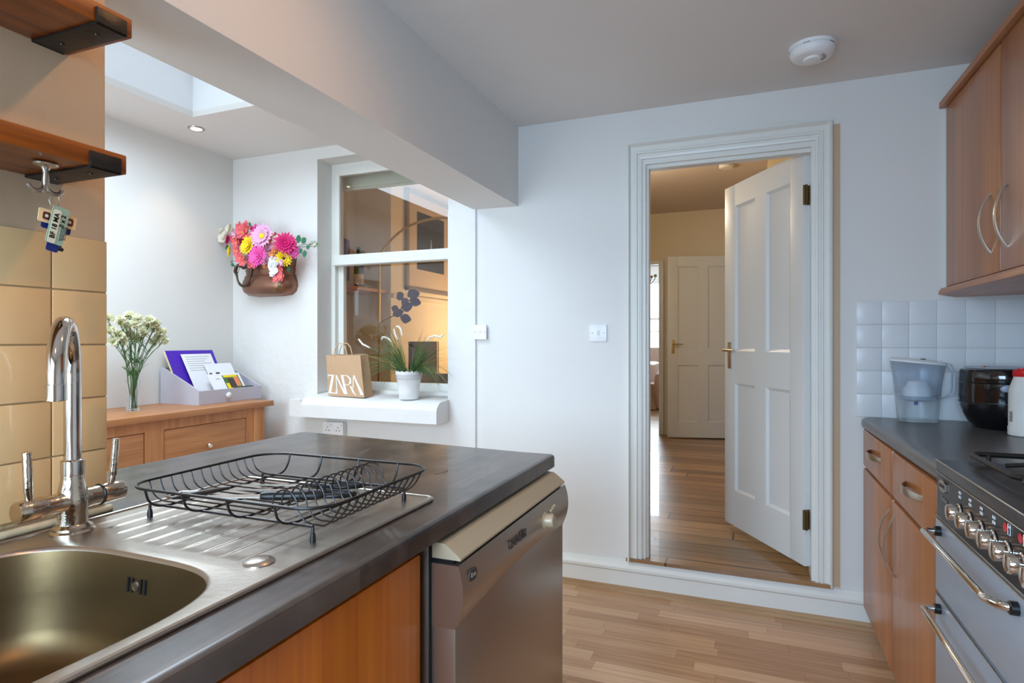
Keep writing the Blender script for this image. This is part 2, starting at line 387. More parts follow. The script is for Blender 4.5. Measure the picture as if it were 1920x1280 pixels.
def text(name, s, size, M, m, parent=None, ext=.0004, font=None, sx=1.0, shear=0, bold=0):
    cu = bpy.data.curves.new('t', 'FONT'); cu.body = s; cu.size = size; cu.extrude = ext; cu.align_x = 'CENTER'; cu.align_y = 'CENTER'
    cu.shear = shear; cu.offset = bold
    t = bpy.data.objects.new('t', cu); COL.objects.link(t)
    dg = bpy.context.evaluated_depsgraph_get(); dg.update()
    me = bpy.data.meshes.new_from_object(t.evaluated_get(dg))
    mb = MB(); mb.add([tuple(M @ Vector((v.co.x * sx, v.co.y, v.co.z))) for v in me.vertices], [list(p.vertices) for p in me.polygons])
    bpy.data.objects.remove(t, do_unlink=True); bpy.data.curves.remove(cu); bpy.data.meshes.remove(me)
    return obj(name, mb, m, parent, smooth=0)
def frame_M(origin, xdir, ydir):
    x = Vector(xdir).normalized(); y = Vector(ydir).normalized(); z = x.cross(y)
    M = Matrix((x, y, z)).transposed().to_4x4(); M.translation = Vector(origin); return M
def arc(c, r, a0, a1, n, plane='xz', k=0):
    out = []
    for i in range(n + 1):
        a = a0 + (a1 - a0) * i / n; ca, sa = math.cos(a) * r, math.sin(a) * r
        out.append({'xz': (c[0] + ca, c[1], c[2] + sa), 'yz': (c[0], c[1] + ca, c[2] + sa), 'xy': (c[0] + ca, c[1] + sa, c[2])}[plane])
    return out
def bez(p0, p1, p2, n=8):
    p0, p1, p2 = Vector(p0), Vector(p1), Vector(p2)
    return [p0 * (1 - t) ** 2 + p1 * 2 * t * (1 - t) + p2 * t * t for t in [i / n for i in range(n + 1)]]
def rrect(x0, x1, y0, y1, r, z, n=8):
    out = []
    for cx, cy, a in ((x1 - r, y1 - r, 0), (x0 + r, y1 - r, PI / 2), (x0 + r, y0 + r, PI), (x1 - r, y0 + r, 3 * PI / 2)):
        for i in range(n + 1):
            t = a + PI / 2 * i / n; out.append((cx + r * math.cos(t), cy + r * math.sin(t), z))
    return out
def superell(cx, cy, a, b, n, z, seg=72):
    out = []
    for k in range(seg):
        t = 2 * PI * k / seg; c, s_ = math.cos(t), math.sin(t)
        out.append((cx + a * math.copysign(abs(c) ** (2 / n), c), cy + b * math.copysign(abs(s_) ** (2 / n), s_), z))
    return out

# ================================================================== STRUCTURE
WB = 3.0            # back wall plane
YR = -1.2           # rear walls
XR = 1.07           # right wall
XL = -1.165         # kitchen face of the left pier
XE = -3.164         # extension left wall
ZC = 2.385; ZE = 2.432; ZH = 2.72; FH = .168

struct('floor', MB().box(XE - .3, XR + .2, YR - .1, WB, -.06, 0), 'oak_floor')
m = MB().box(-1.27, .62, WB + .131, 7.2, FH - .03, FH)
struct('floor_hall', m, 'hall_floor')
struct('floor_living', MB().box(-4.2, 1.2, 7.2, 12.3, FH - .03, FH), 'hall_floor')
struct('floor_dining', MB().box(-4.5, -1.36, 3.26, 7.2, FH - .03, FH), 'hall_floor')
# back wall, with door and window openings
m = MB()
DX0, DX1, DZ = -.50, .27, 2.13
m.box(-1.36, DX0, WB, WB + .13, 0, ZC + .4); m.box(DX1, XR + .3, WB, WB + .13, 0, ZC + .4); m.box(DX0, DX1, WB, WB + .13, DZ, ZC + .4)
m.box(DX0, DX1, WB, WB + .13, 0, FH - .031)
struct('wall_back', m, 'wall')
m = MB()
VX0, VX1, VZ0, VZ1 = -2.48, -1.575, .86, 2.36
m.box(XE - .3, VX0, WB, WB + .26, 0, ZE + .4); m.box(VX1, -1.36, WB, WB + .26, 0, ZE + .4)
m.box(VX0, VX1, WB, WB + .26, 0, VZ0); m.box(VX0, VX1, WB, WB + .26, VZ1, ZE + .4)
m.box(VX1 + .004, -1.402, WB - .012, WB + .01, .03, 1.966)
struct('wall_extension_back', m, 'wall_rough')
struct('wall_extension_left', MB().box(XE - .25, XE, YR, 1.66, 0, 2.9).box(XE - .25, XE, 2.05, WB, 0, 2.9).box(XE - .25, XE, 1.66, 2.05, 0, 1.44).box(XE - .25, XE, 1.66, 2.05, 1.79, 2.9), 'wall')
# pier between kitchen and extension, beam above the island
m = MB().box(-1.42, XL, YR, .795, 0, ZC + .4, .004)
struct('wall_left', m, 'left_paint')
m = MB().prism([(-1.155, 1.962), (-1.155, ZC + .4), (-1.42, ZC + .4), (-1.42, 1.966)], .797, WB, 'y')
struct('trim_beam', m, 'wall')
struct('wall_right', MB().box(XR, XR + .15, YR, WB + .1, 0, 2.9), 'wall')
# unseen rear walls, with openings put in for the daylight fill
m = MB().box(-1.3, -1.06, YR - .15, YR, 0, 2.9).box(.16, XR + .2, YR - .15, YR, 0, 2.9).box(-1.06, .16, YR - .15, YR, 0, .9).box(-1.06, .16, YR - .15, YR, 2.0, 2.9)
m.box(-1.7, -1.3, YR - .15, YR, 0, 2.9).box(XE - .3, -2.9, YR - .15, YR, 0, 2.9).box(-2.9, -1.7, YR - .15, YR, 2.1, 2.9)
struct('wall_rear', m, 'wall')
struct('ceiling', MB().box(-1.30, XR + .2, YR - .1, WB + .05, ZC, ZC + .12), 'ceil')
SX0, SX1, SY0, SY1 = -2.755, -1.78, .9, 2.345
m = MB().box(XE - .2, SX0, YR - .1, WB + .05, ZE, ZE + .03).box(SX1, -1.3, YR - .1, WB + .05, ZE, ZE + .03).box(SX0, SX1, YR - .1, SY0, ZE, ZE + .03).box(SX0, SX1, SY1, WB + .05, ZE, ZE + .03)
struct('ceiling_extension', m, 'ceil')
m = MB().box(SX0 - .03, SX0, SY0 - .03, SY1 + .03, ZE + .03, ZE + .42).box(SX1, SX1 + .03, SY0 - .03, SY1 + .03, ZE + .03, ZE + .42).box(SX0, SX1, SY0 - .03, SY0, ZE + .03, ZE + .42).box(SX0, SX1, SY1, SY1 + .03, ZE + .03, ZE + .42)
struct('trim_skylight_shaft', m, 'white')
sk = sroot('window_skylight', (SX0, SY0, ZE + .3))
fr = MB()
for a in ((SX0, SX0 + .045, SY0, SY1), (SX1 - .045, SX1, SY0, SY1), (SX0 + .045, SX1 - .045, SY0, SY0 + .045), (SX0 + .045, SX1 - .045, SY1 - .045, SY1)): fr.box(*a, ZE + .27, ZE + .33)
obj('window_frame', fr, 'white', sk)
obj('glass_pane', MB().box(SX0 + .045, SX1 - .045, SY0 + .045, SY1 - .045, ZE + .30, ZE + .304), 'glass', sk)

# ---- hall beyond the door
struct('wall_hall_right', MB().box(.42, .56, WB + .13, 5.3, FH, ZH).box(.13, .56, 5.3, 7.1, FH, ZH), 'cream_wall')
struct('wall_hall_left', MB().box(-1.42, -1.28, WB + .131, 7.1, FH, ZH), 'cream_wall')
m = MB().box(-1.3, -1.215, 7.1, 7.22, FH, ZH).box(-.985, .56, 7.1, 7.22, FH, ZH).box(-1.215, -.985, 7.1, 7.22, 2.13, ZH)
m2 = MB().box(-1.3, -1.25, 7.1, 7.22, FH, ZH).box(-.985, .56, 7.1, 7.22, FH, ZH).box(-1.25, -.985, 7.1, 7.22, 2.13, ZH)
struct('wall_hall_end', m2, 'cream_wall')
struct('ceiling_hall', MB().box(-1.4, .6, WB + .13, 7.2, ZH, ZH + .08), 'pink_ceil')
struct('trim_living_casing', MB().box(-.985, -.93, 7.06, 7.1, FH, 2.17, .006).box(-1.25, -.985, 7.07, 7.1, 2.13, 2.17), 'gloss')
# ---- living room
struct('wall_living_left', MB().box(-4.2, -4.1, 7.22, 12.2, FH, 2.8), 'wall')
struct('wall_living_right', MB().box(1.1, 1.2, 7.22, 12.2, FH, 2.8), 'wall')
struct('wall_living_end', MB().box(-4.2, -2.5, 12.1, 12.2, FH, 2.8).box(-.9, 1.2, 12.1, 12.2, FH, 2.8).box(-2.5, -.9, 12.1, 12.2, FH, .95).box(-2.5, -.9, 12.1, 12.2, 2.45, 2.8), 'wall')
struct('ceiling_living', MB().box(-4.2, 1.2, 7.2, 12.2, 2.8, 2.86), 'ceil')
wr = sroot('window_living', (-1.7, 12.08, .95))
m = MB()
for a in ((-2.5, -2.44, .95, 2.45), (-.96, -.9, .95, 2.45)): m.box(a[0], a[1], 12.06, 12.14, a[2], a[3])
for a in ((.95, 1.02), (1.66, 1.71), (2.38, 2.45), (1.42, 1.45)): m.box(-2.44, -.96, 12.06, 12.14, a[0], a[1])
obj('window_frame', m, 'gloss', wr)
obj('glass_pane', MB().box(-2.44, -.96, 12.1, 12.104, 1.02, 2.38), 'glass', wr)
# ---- dining room behind the window
DXF = -2.75
struct('wall_dining_left', MB().box(-3.25, -3.1, 3.26, 7.2, FH, 2.9), 'cream_wall')
struct('wall_dining_chimney', MB().box(-3.1, DXF, 4.23, 4.50, FH, 2.9).box(-3.1, DXF, 5.05, 5.9, FH, 2.9).box(-3.1, DXF, 4.50, 5.05, 1.24, 2.9), 'cream_wall')
struct('wall_dining_end', MB().box(-3.25, -1.36, 7.1, 7.2, FH, 2.9), 'cream_wall')
struct('wall_dining_front', MB().box(-3.25, -2.62, 3.262, 3.28, FH, 2.9).box(-1.45, -1.42, 3.262, 7.1, FH, 2.9), 'cream_wall')
struct('ceiling_dining', MB().box(-3.25, -1.3, 3.27, 7.2, 2.9, 2.95), 'pink_ceil')

# ---- left wall tiles
m = MB(); ty = .794 - .1
rows = [1.434 - .1 * i for i in range(6)]
Y0s = [.694 - .1 * i for i in range(9)]
for zt in rows:
    z0 = max(zt - .1, .927)
    if zt - z0 < .02: continue
    for y0 in Y0s:
        m.box(XL + .001, XL + .0075 + random.uniform(-.0004, .0006), y0 + .0012, y0 + .0988, z0 + .0012, zt - .0012, .0022)
tl = struct('trim_wall_tiles', m, 'left_tile')
g = MB().box(XL - .001, XL + .0035, -.1, .793, .927, 1.433)
obj('grout', g, 'left_grout', tl)
struct('trim_worktop_quadrant', MB().tube([(XL + .008, y, .917) for y in (-.9, 0, .5, .8)], .007, 10), 'seal')
# ---- right wall tiles
m = MB()
xs = [.428, .523] + [.523 + .1 * i for i in range(1, 7)]
for r_ in range(5):
    for i in range(len(xs) - 1):
        m.box(xs[i] + .001, min(xs[i + 1], XR) - .001, WB - .0065 - random.uniform(0, .0008), WB - .001, .913 + .1 * r_ + .001, .913 + .1 * (r_ + 1) - .001, .002)
tr = struct('trim_back_wall_tiles', m, 'white_tile')
obj('grout', MB().box(.43, XR - .002, WB - .004, WB, .912, 1.412), 'grout', tr)
m = MB()
for r_ in range(5):
    for i in range(12):
        y = WB - .008 - .1 * i
        m.box(XR - .0065, XR - .001, y - .099, y - .001, .913 + .1 * r_ + .001, .913 + .1 * (r_ + 1) - .001, .002)
struct('trim_right_wall_tiles', m, 'white_tile')

# ---- skirting under the threshold, packing strip
sk_prof = [(WB, .028), (WB - .02, .028), (WB - .02, .098), (WB - .026, .106), (WB - .026, .118), (WB - .02, .128), (WB - .012, .136), (WB - .008, .15), (WB, .15)]
m = MB(); m.prism(sk_prof, -1.35, .50, 'x'); struct('baseboard_back', m, 'gloss', smooth=30)
struct('trim_packing_strip', MB().prism([(-.95, WB - .035), (.50, WB - .045), (.50, WB - .02), (-.95, WB - .018)], 0, .012, 'z').prism([(-.95, WB - .02), (.5, WB - .022), (.5, WB), (-.95, WB)], .0, .028, 'z'), 'strip')
struct('trim_bare_plaster_band', MB().box(.337, .366, WB - .003, WB, .155, 2.2), 'left_paint')
struct('baseboard_extension_left', MB().box(XE, XE + .018, YR, WB, .0, .12, .004), 'gloss')
# threshold board
struct('trim_threshold', MB().prism([(-.575, WB - .022), (.335, WB - .026), (.30, WB + .02), (DX1, WB + .02), (DX1, WB + .14), (DX0, WB + .14), (DX0, WB + .02), (-.56, WB + .01)], .152, FH + .001, 'z'), 'hall_floor')

# ---- door casing (kitchen side)
AX0, AX1, AZ = -.567, .335, 2.215
def arch_prof(t):   # t across the moulding 0 = outer edge .. 1 = inner edge, gives projection
    pts = [(0, .0), (0, .026), (.10, .030), (.16, .022), (.2, .014), (.5, .014), (.55, .018), (.66, .018), (.70, .010), (.8, .010), (.84, .015), (1, .012), (1, 0)]
    return pts
m = MB(); W_ = .068
prof = arch_prof(0)
for (x_out, x_in, z_in) in ((AX0, AX0 + W_, 1), (AX1, AX1 - W_, 1)):
    rings = []
    for zz in (0, 1):
        ring = []
        for (t, d) in prof:
            x = x_out + (x_in - x_out) * t
            z = .155 if zz == 0 else AZ - W_ * 1.15 * t
            ring.append((x, WB - d, z))
        rings.append(ring)
    m.loft(rings, True, (True, True))
rings = []
for side in (0, 1):
    ring = []
    for (t, d) in prof:
        x = (AX0 + W_ * t) if side == 0 else (AX1 - W_ * t)
        ring.append((x, WB - d, AZ - W_ * 1.15 * t))
    rings.append(ring)
m.loft(rings, True, (True, True))
struct('trim_door_architrave', m, 'gloss', smooth=25)
struct('trim_filler_batten', MB().box(-.535, .19, WB - .006, WB, 2.216, 2.240, .002), 'gloss')
m = MB().box(DX0, DX0 + .018, WB - .001, WB + .135, FH, DZ).box(DX1 - .018, DX1, WB - .001, WB + .135, FH, DZ).box(DX0 + .018, DX1 - .018, WB - .001, WB + .135, DZ - .018, DZ)
m.box(DX0 + .018, DX0 + .03, WB + .02, WB + .075, FH, DZ - .035).box(DX0 + .018, DX1 - .018, WB + .02, WB + .075, DZ - .035, DZ - .018)
m.box(DX0 - .07, DX0, WB + .13, WB + .15, FH, DZ + .07, .006)
struct('trim_door_lining', m, 'gloss')

# ---- panelled doors
def panel_door(root, W, H, T=.04, mat='door', rows=((.19, .83), (1.03, 1.79)), stile=.1, mull=.1):
    """local: x 0..W from the hinge, y -T/2..T/2, z 0..H"""
    m = MB()
    xs = [(stile, W / 2 - mull / 2), (W / 2 + mull / 2, W - stile)]
    m.box(0, stile, -T / 2, T / 2, 0, H, .002).box(W - stile, W, -T / 2, T / 2, 0, H, .002)
    zs = [0] + [v for r in rows for v in r] + [H]
    for i in range(0, len(zs), 2): m.box(stile, W - stile, -T / 2, T / 2, zs[i], zs[i + 1])
    for (z0, z1) in rows:
        m.box(W / 2 - mull / 2, W / 2 + mull / 2, -T / 2, T / 2, z0, z1)
        for (x0, x1) in xs:
            m.box(x0, x1, -T / 2 + .012, T / 2 - .012, z0, z1)
            for s in (-1, 1):
                y0 = s * (T / 2 - .012); y1 = s * T / 2
                b = .014
                o_ = [(x0, z0), (x1, z0), (x1, z1), (x0, z1)]; i_ = [(x0 + b, z0 + b), (x1 - b, z0 + b), (x1 - b, z1 - b), (x0 + b, z1 - b)]
                for k in range(4):
                    k2 = (k + 1) % 4
                    m.add([(o_[k][0], y1, o_[k][1]), (o_[k2][0], y1, o_[k2][1]), (i_[k2][0], y0 + s * .0005, i_[k2][1]), (i_[k][0], y0 + s * .0005, i_[k][1])], [(0, 1, 2, 3)])
    obj('door_leaf', m, mat, root, local=True, smooth=30)
def door_hardware(root, W, z, T=.04, metal='nickel', lever=-1, plate=(.035, .15)):
    for s in (-1, 1):
        m = MB().box(W - .075, W - .075 + plate[0], s * T / 2, s * (T / 2 + .006), z - plate[1] / 2, z + plate[1] / 2, .002)
        m.lathe([(.012, 0), (.010, .02), (.009, .045)], (W - .058, s * T / 2, z + .03), (0, s, 0), 16)
        m.tube([(W - .058, s * (T / 2 + .042), z + .03), (W - .09, s * (T / 2 + .045), z + .03), (W - .16, s * (T / 2 + .042), z + .028)], [.008, .008, .006], 10)
        obj('door_handle', m, metal, root, local=True)
hx, hy, lx, ly = .247, WB + .075, -.122, 3.69
ang = math.atan2(ly - hy, lx - hx); Wd = math.hypot(lx - hx, ly - hy)
d1 = sroot('door_1', (hx, hy, .207)); d1.rotation_euler = (0, 0, ang)
panel_door(d1, Wd, 1.91, rows=((.20, .80), (.98, 1.79)), stile=.11, mull=.10)
door_hardware(d1, Wd, .955)
for z in (.17, 1.66):
    m = MB().box(-.022, .0, .02, .024, z, z + .09).box(-.003, .004, -.018, .02, z, z + .09).tube([(-.004, .026, z), (-.004, .026, z + .09)], .006, 8)
    obj('hinge', m, 'brass', d1, local=True)
a2 = math.atan2(7.06 - 6.87, -.12 + .875)
d2 = sroot('door_2', (-.12, 7.045, FH + .012)); d2.rotation_euler = (0, 0, a2 + PI)
panel_door(d2, .765, 2.0, rows=((.17, .80), (.98, 1.89)), stile=.11, mull=.10)
door_hardware(d2, .765, 1.0, metal='gold')

# ---- window between extension and dining room
wf = sroot('window_1', ((VX0 + VX1) / 2, WB + .14, .9))
m = MB(); FY0, FY1 = WB + .10, WB + .20
m.box(VX0, VX0 + .028, WB + .135, FY1, .86, VZ1).box(VX1 - .01, VX1 + .0, WB + .135, FY1, .86, VZ1).box(VX0 + .028, VX1 - .01, WB + .135, FY1, VZ1 - .03, VZ1)
m.box(VX0 + .001, VX1 - .001, WB + .10, FY1 - .001, .885, .945, .004)
obj('window_frame', m, 'gloss', wf)
# upper sash (nearer the room) and lower sash
u = MB(); gx0, gx1 = VX0 + .065, VX1 - .0
u.box(VX0 + .028, gx0, WB + .128, WB + .165, 1.72, VZ1 - .03, .003).box(gx1 - .005, VX1, WB + .128, WB + .165, 1.72, VZ1 - .03)
u.box(gx0, gx1, WB + .128, WB + .165, VZ1 - .075, VZ1 - .03, .003).box(VX0 + .028, gx1, WB + .118, WB + .165, 1.715, 1.785, .006).box(VX0 + .028, gx1, WB + .105, WB + .14, 1.718, 1.735, .004)
obj('upper_sash', u, 'gloss', wf)
u = MB()
u.box(VX0 + .028, gx0 + .004, WB + .165, WB + .2, .93, 1.72, .003).box(gx1 - .005, VX1, WB + .165, WB + .2, .93, 1.72).box(gx0, gx1, WB + .16, WB + .2, .93, .99, .004)
obj('lower_sash', u, 'gloss', wf)
obj('upper_glass_pane', MB().box(gx0, gx1, WB + .145, WB + .149, 1.78, VZ1 - .07), 'glass', wf)
obj('lower_glass_pane', MB().box(gx0, gx1, WB + .18, WB + .184, .985, 1.72), 'glass', wf)
# masonry sill
m = MB().prism([(2.845, .795), (2.845, .868), (2.858, .890), (2.885, .908), (WB + .12, .926), (WB + .12, .795)], -2.475, VX1 + .01, 'x')
m.prism([(-2.575, 2.862), (-2.475, 2.845), (-2.475, WB), (-2.575, WB)], .795, .895)
struct('trim_window_sill', m, 'wall_rough', smooth=30)
# other windows seen only in reflections or as light sources
w2 = sroot('window_2', (XE - .1, 1.85, 1.44))
obj('window_frame', MB().box(XE - .12, XE - .06, 1.66, 1.69, 1.44, 1.79).box(XE - .12, XE - .06, 2.02, 2.05, 1.44, 1.79).box(XE - .12, XE - .06, 1.69, 2.02, 1.44, 1.47).box(XE - .12, XE - .06, 1.69, 2.02, 1.76, 1.79), 'gloss', w2)
obj('glass_pane', MB().box(XE - .09, XE - .086, 1.69, 2.02, 1.47, 1.76), 'glass', w2)

# ================================================================== ISLAND
WT = .912
t = thing('island_worktop', 'dark brown wood-effect island worktop holding the sink and the black dish rack', 'worktop', (-1.0, .9, .87))
# worktop with a cut-out for the bowl: strips around it
x0f, x0b = -.534, -1.517
def wt_poly():
    return [(x0f, -1.0), (x0f, 1.655), (x0f - .01, 1.675), (-1.50, 1.752), (x0b, 1.745), (x0b, .797), (XL, .797), (XL, -1.0)]
m = MB()
pr = [(0, -.038), (0, -.008), (-.003, -.0025), (-.009, 0)]       # front edge profile (dx, dz)
HX0, HX1, HY0, HY1 = -1.09, -.635, .16, .645                      # bowl cut-out
m.box(HX1, x0f - .009, -1.0, 1.675, WT - .038, WT - .0006)
m.box(XL + .001, HX0, -1.0, .797, WT - .038, WT - .0006)
m.box(HX0, HX1, -1.0, HY0, WT - .038, WT - .0006)
m.box(HX0, HX1, HY1, .797, WT - .038, WT - .0006)
m.prism([(HX1, .797), (HX1, 1.675), (-1.505, 1.755), (x0b, 1.745), (x0b, .797)], WT - .038, WT - .0006)
obj('worktop_slab', m, 'island_top', t, smooth=0)
m = MB()
rings = []
for y in (-1.0, 1.672): rings.append([(x0f + .003 + dx, y, WT + dz) for dx, dz in ((-.016, -.0004), (-.009, -.0004), (-.003, -.003), (0, -.009), (0, -.036), (-.016, -.038))])
m.loft(rings, True, (True, True))
obj('front_edge_band', m, 'island_top', t)

obj('worn_patch', MB().prism([(-.730 + .014 * math.cos(a) * (1 + .25 * math.sin(3 * a)), 1.35 + .032 * math.sin(a) - .3 * .022 * math.cos(a)) for a in [2 * PI * k / 18 for k in range(18)]], WT - .0005, WT + .0002), 'wornpatch', t, smooth=0)

ic = thing('sink_cabinet', 'beech base cabinet under the sink, left of the dishwasher', 'cabinet', (-.85, .65, 0))
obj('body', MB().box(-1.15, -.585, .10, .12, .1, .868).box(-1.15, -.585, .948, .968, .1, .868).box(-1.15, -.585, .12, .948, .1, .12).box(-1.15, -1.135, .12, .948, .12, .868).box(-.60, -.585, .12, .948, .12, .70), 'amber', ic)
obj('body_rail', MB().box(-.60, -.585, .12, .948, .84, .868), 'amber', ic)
obj('plinth', MB().box(-1.1, -.63, .10, .968, 0, .1), 'beech_h', ic)
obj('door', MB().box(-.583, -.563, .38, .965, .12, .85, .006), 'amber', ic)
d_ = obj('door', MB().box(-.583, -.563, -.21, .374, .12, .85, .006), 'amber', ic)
for y in (.44, .31):
    obj('door_handle', MB().tube(arc((-.56 + .0, y, .66), .06, -PI / 2, PI / 2, 10, 'xz'), .005, 8), 'nickel', d_)

# dishwasher
dw = thing('dishwasher', 'silver freestanding dishwasher under the end of the island worktop', 'dishwasher', (-.8, 1.32, 0))
dy0, dy1 = .985, 1.665
def dwx(y): return -.006 + .02 * (y - dy0) / (dy1 - dy0) * 0
obj('body', MB().box(-1.10, -.555, dy0 + .005, dy1 - .004, .03, .862, .004), 'dwsteel', dw)
obj('side_seam', MB().box(-.556, -.552, dy0 - .004, dy0 + .002, .03, .86), 'dark', dw)
top = [(-.555, .868), (-.525, .866), (-.500, .848), (-.493, .842), (-.493, .838), (-.555, .838)]
obj('top_cap', MB().prism(top, dy0 + .002, dy1 - .018, 'y'), 'dwplastic', dw, smooth=25)
obj('gap_shadow', MB().box(-.555, -.508, dy0 + .004, dy1 - .006, .828, .839), 'dark', dw)
# control panel: bulging front whose lower edge dips towards both ends
def cpf(uu, vv):
    y = dy0 + (dy1 - dy0) * uu
    zt = .829; zb = .712 + .018 * math.sin(PI * uu)
    z = zt + (zb - zt) * vv
    x = -.502 + .017 * math.sin(PI * min(1, vv * .93 + .10)) ** .8 - .002
    return (x, y, z)
m = MB(); m.grid(cpf, 24, 14)
side = []
for uu in (0, 1):
    pts = [cpf(uu, k / 14) for k in range(15)]
    m.add(pts + [(-.555, pts[0][1], .712), (-.555, pts[0][1], .829)], [tuple(range(17)) if uu == 0 else tuple(range(17))[::-1]])
m.add([cpf(k / 24, 0) for k in range(25)] + [(-.555, dy0 + (dy1 - dy0) * k / 24, .829) for k in range(25)], [(k, k + 1, 26 + k, 25 + k) for k in range(24)])
m.add([cpf(k / 24, 1) for k in range(25)] + [(-.555, dy0 + (dy1 - dy0) * k / 24, .712) for k in range(25)], [(k, 25 + k, 26 + k, k + 1) for k in range(24)])
cp = obj('control_panel', m, 'dwsteel', dw, smooth=35)
obj('door_front', MB().box(-.555, -.503, dy0 + .001, dy1 - .001, .11, .735, .004), 'dwsteel', dw)
obj('kick_plate', MB().box(-.60, -.57, dy0 + .01, dy1 - .01, 0, .10), 'dwsteel', dw)
ky, kz = 1.455, .784
kn = obj('programme_knob', MB().lathe([(.021, 0), (.021, .004), (.018, .006), (.0175, .024), (.015, .027), (0, .027)], (-.489, ky, kz), (1, 0, .08), 28), 'dwplastic', dw)
obj('knob_mark', MB().box(-.479, -.461, ky - .0008, ky + .0008, kz + .0165, kz + .0185), 'ink2', kn)
for i, (yy, zz) in enumerate(((1.502, .796), (1.516, .799), (1.53, .802))):
    obj('button', MB().lathe([(.0055, 0), (.0055, .006), (0, .007)], (-.489, yy, zz), (1, 0, 0), 14), 'dwplastic', dw)
text('brand_lettering', 'ZANUSSI', .026, frame_M((-.4855, 1.262, .797), (0, 1, 0), (-.05, 0, 1)), 'ink2', dw, bold=.0006)
m = MB(); m.prism([(a, b) for a, b, _ in [(q[0], q[1], 0) for q in rrect(1.012, 1.045, .790, .812, .009, 0)]], -.4895, -.4865, 'x')
bd = obj('emblem', m, 'ink2', dw)
text('emblem_text', '8 m', .013, frame_M((-.4860, 1.0285, .801), (0, 1, 0), (0, 0, 1)), 'dwplastic', bd)

# ---- sink
sk_ = thing('inset_sink', 'stainless steel inset sink with ribbed drainer set in the island worktop', 'sink', (-.86, .6, WT))
SXb, SXf, SYa, SYe = -1.118, -.611, .10, 1.103
BC = (-.861, .4035); BA, BB = .221, .236
ZS = WT + .0035
m = MB(); SEG = 96
def toward(rect, p, seg=SEG):
    out = []
    for k in range(seg):
        tt = 2 * PI * k / seg; c, s_ = math.cos(tt), math.sin(tt)
        q = superell(BC[0], BC[1], BA, BB, 3.6, 0, seg)[k]
        dx, dy = q[0] - BC[0], q[1] - BC[1]
        f = 1e9
        if dx > 1e-9: f = min(f, (rect[1] - BC[0]) / dx)
        if dx < -1e-9: f = min(f, (rect[0] - BC[0]) / dx)
        if dy > 1e-9: f = min(f, (rect[3] - BC[1]) / dy)
        if dy < -1e-9: f = min(f, (rect[2] - BC[1]) / dy)
        out.append((BC[0] + dx * f, BC[1] + dy * f, p))
    return out
rim = superell(BC[0], BC[1], BA + .006, BB + .006, 3.6, ZS, SEG)
outer = toward((SXb, SXf, SYa, .66), ZS)
# ease the corners of the outer ring
best = {}
for cx_, cy_ in ((SXf, .66), (SXb, .66), (SXb, SYa), (SXf, SYa)):
    k = min(range(SEG), key=lambda i: (outer[i][0] - cx_) ** 2 + (outer[i][1] - cy_) ** 2); outer[k] = (cx_, cy_, ZS)
m.loft([outer, rim, superell(BC[0], BC[1], BA + .002, BB + .002, 3.6, ZS - .0012, SEG), superell(BC[0], BC[1], BA, BB, 3.6, ZS - .006, SEG)])
def dr(uu, vv):
    y = .66 + (SYe - .66) * vv; x = SXb + (SXf - SXb) * uu
    z = ZS
    inx = min(max((x + 1.085) / .012, 0), 1) * min(max((-.668 - x) / .012, 0), 1)
    ystart = .685 + (.0 if x > -.96 else .03 * min(1, (-.96 - x) / .1))
    k = (x + 1.085) / .0425; fr_ = abs(k - round(k)) * .0425
    ridge = math.exp(-(fr_ / .0030) ** 2)
    iny = min(max((y - ystart) / .008, 0), 1) * min(max((1.066 - .35 * fr_ - y) / .012, 0), 1)
    z += -.0012 * inx * iny + .0022 * ridge * iny * inx
    return (x, y, z)
m.grid(dr, 190, 60)
plate = obj('drainer_board', m, 'steel', sk_, smooth=60)
path = rrect(SXb, SXf, SYa, SYe, .018, ZS - .0005, 6)
obj('rolled_rim', MB().tube(path, .0042, 8, closed=True), 'steel', sk_)
rings = [superell(BC[0], BC[1], BA * (1 - s_), BB * (1 - s_), e_, ZS - z_, SEG) for s_, z_, e_ in ((0, .006, 3.6), (.01, .02, 3.6), (.03, .07, 3.5), (.05, .12, 3.4), (.09, .15, 3.2), (.18, .166, 3.0), (.4, .172, 2.6), (.7, .175, 2.2), (.86, .178, 2))]
m = MB(); m.loft(rings, True, (False, True)); 
bo = obj('bowl', m, 'bowlsteel', sk_, smooth=60)
obj('drain', MB().lathe([(.043, 0), (.043, .003), (.036, .004), (.034, .001), (0, .001)], (BC[0], BC[1], ZS - .178), (0, 0, 1), 28), 'chrome', bo)
oy_, oz_ = .636, .872
for dx in (-.018, -.009, .009, .018):
    obj('overflow_slot', MB().tube([(-.86 + dx, oy_ - .0035, oz_ - .0105), (-.86 + dx, oy_ - .0020, oz_ + .0105)], .0018, 8), 'dark', bo)
obj('overflow_screw', MB().lathe([(.0075, 0), (.0065, .003), (0, .004)], (-.86, oy_ - .003, oz_), (0, -1, 0), 14), 'nickel', bo)
obj('pop_up_cap', MB().lathe([(.0, .0065), (.010, .0062), (.019, .0045), (.0225, .0015), (.0225, 0)][::-1], (-.672, .685, ZS), (0, 0, 1), 28), 'steel', sk_)

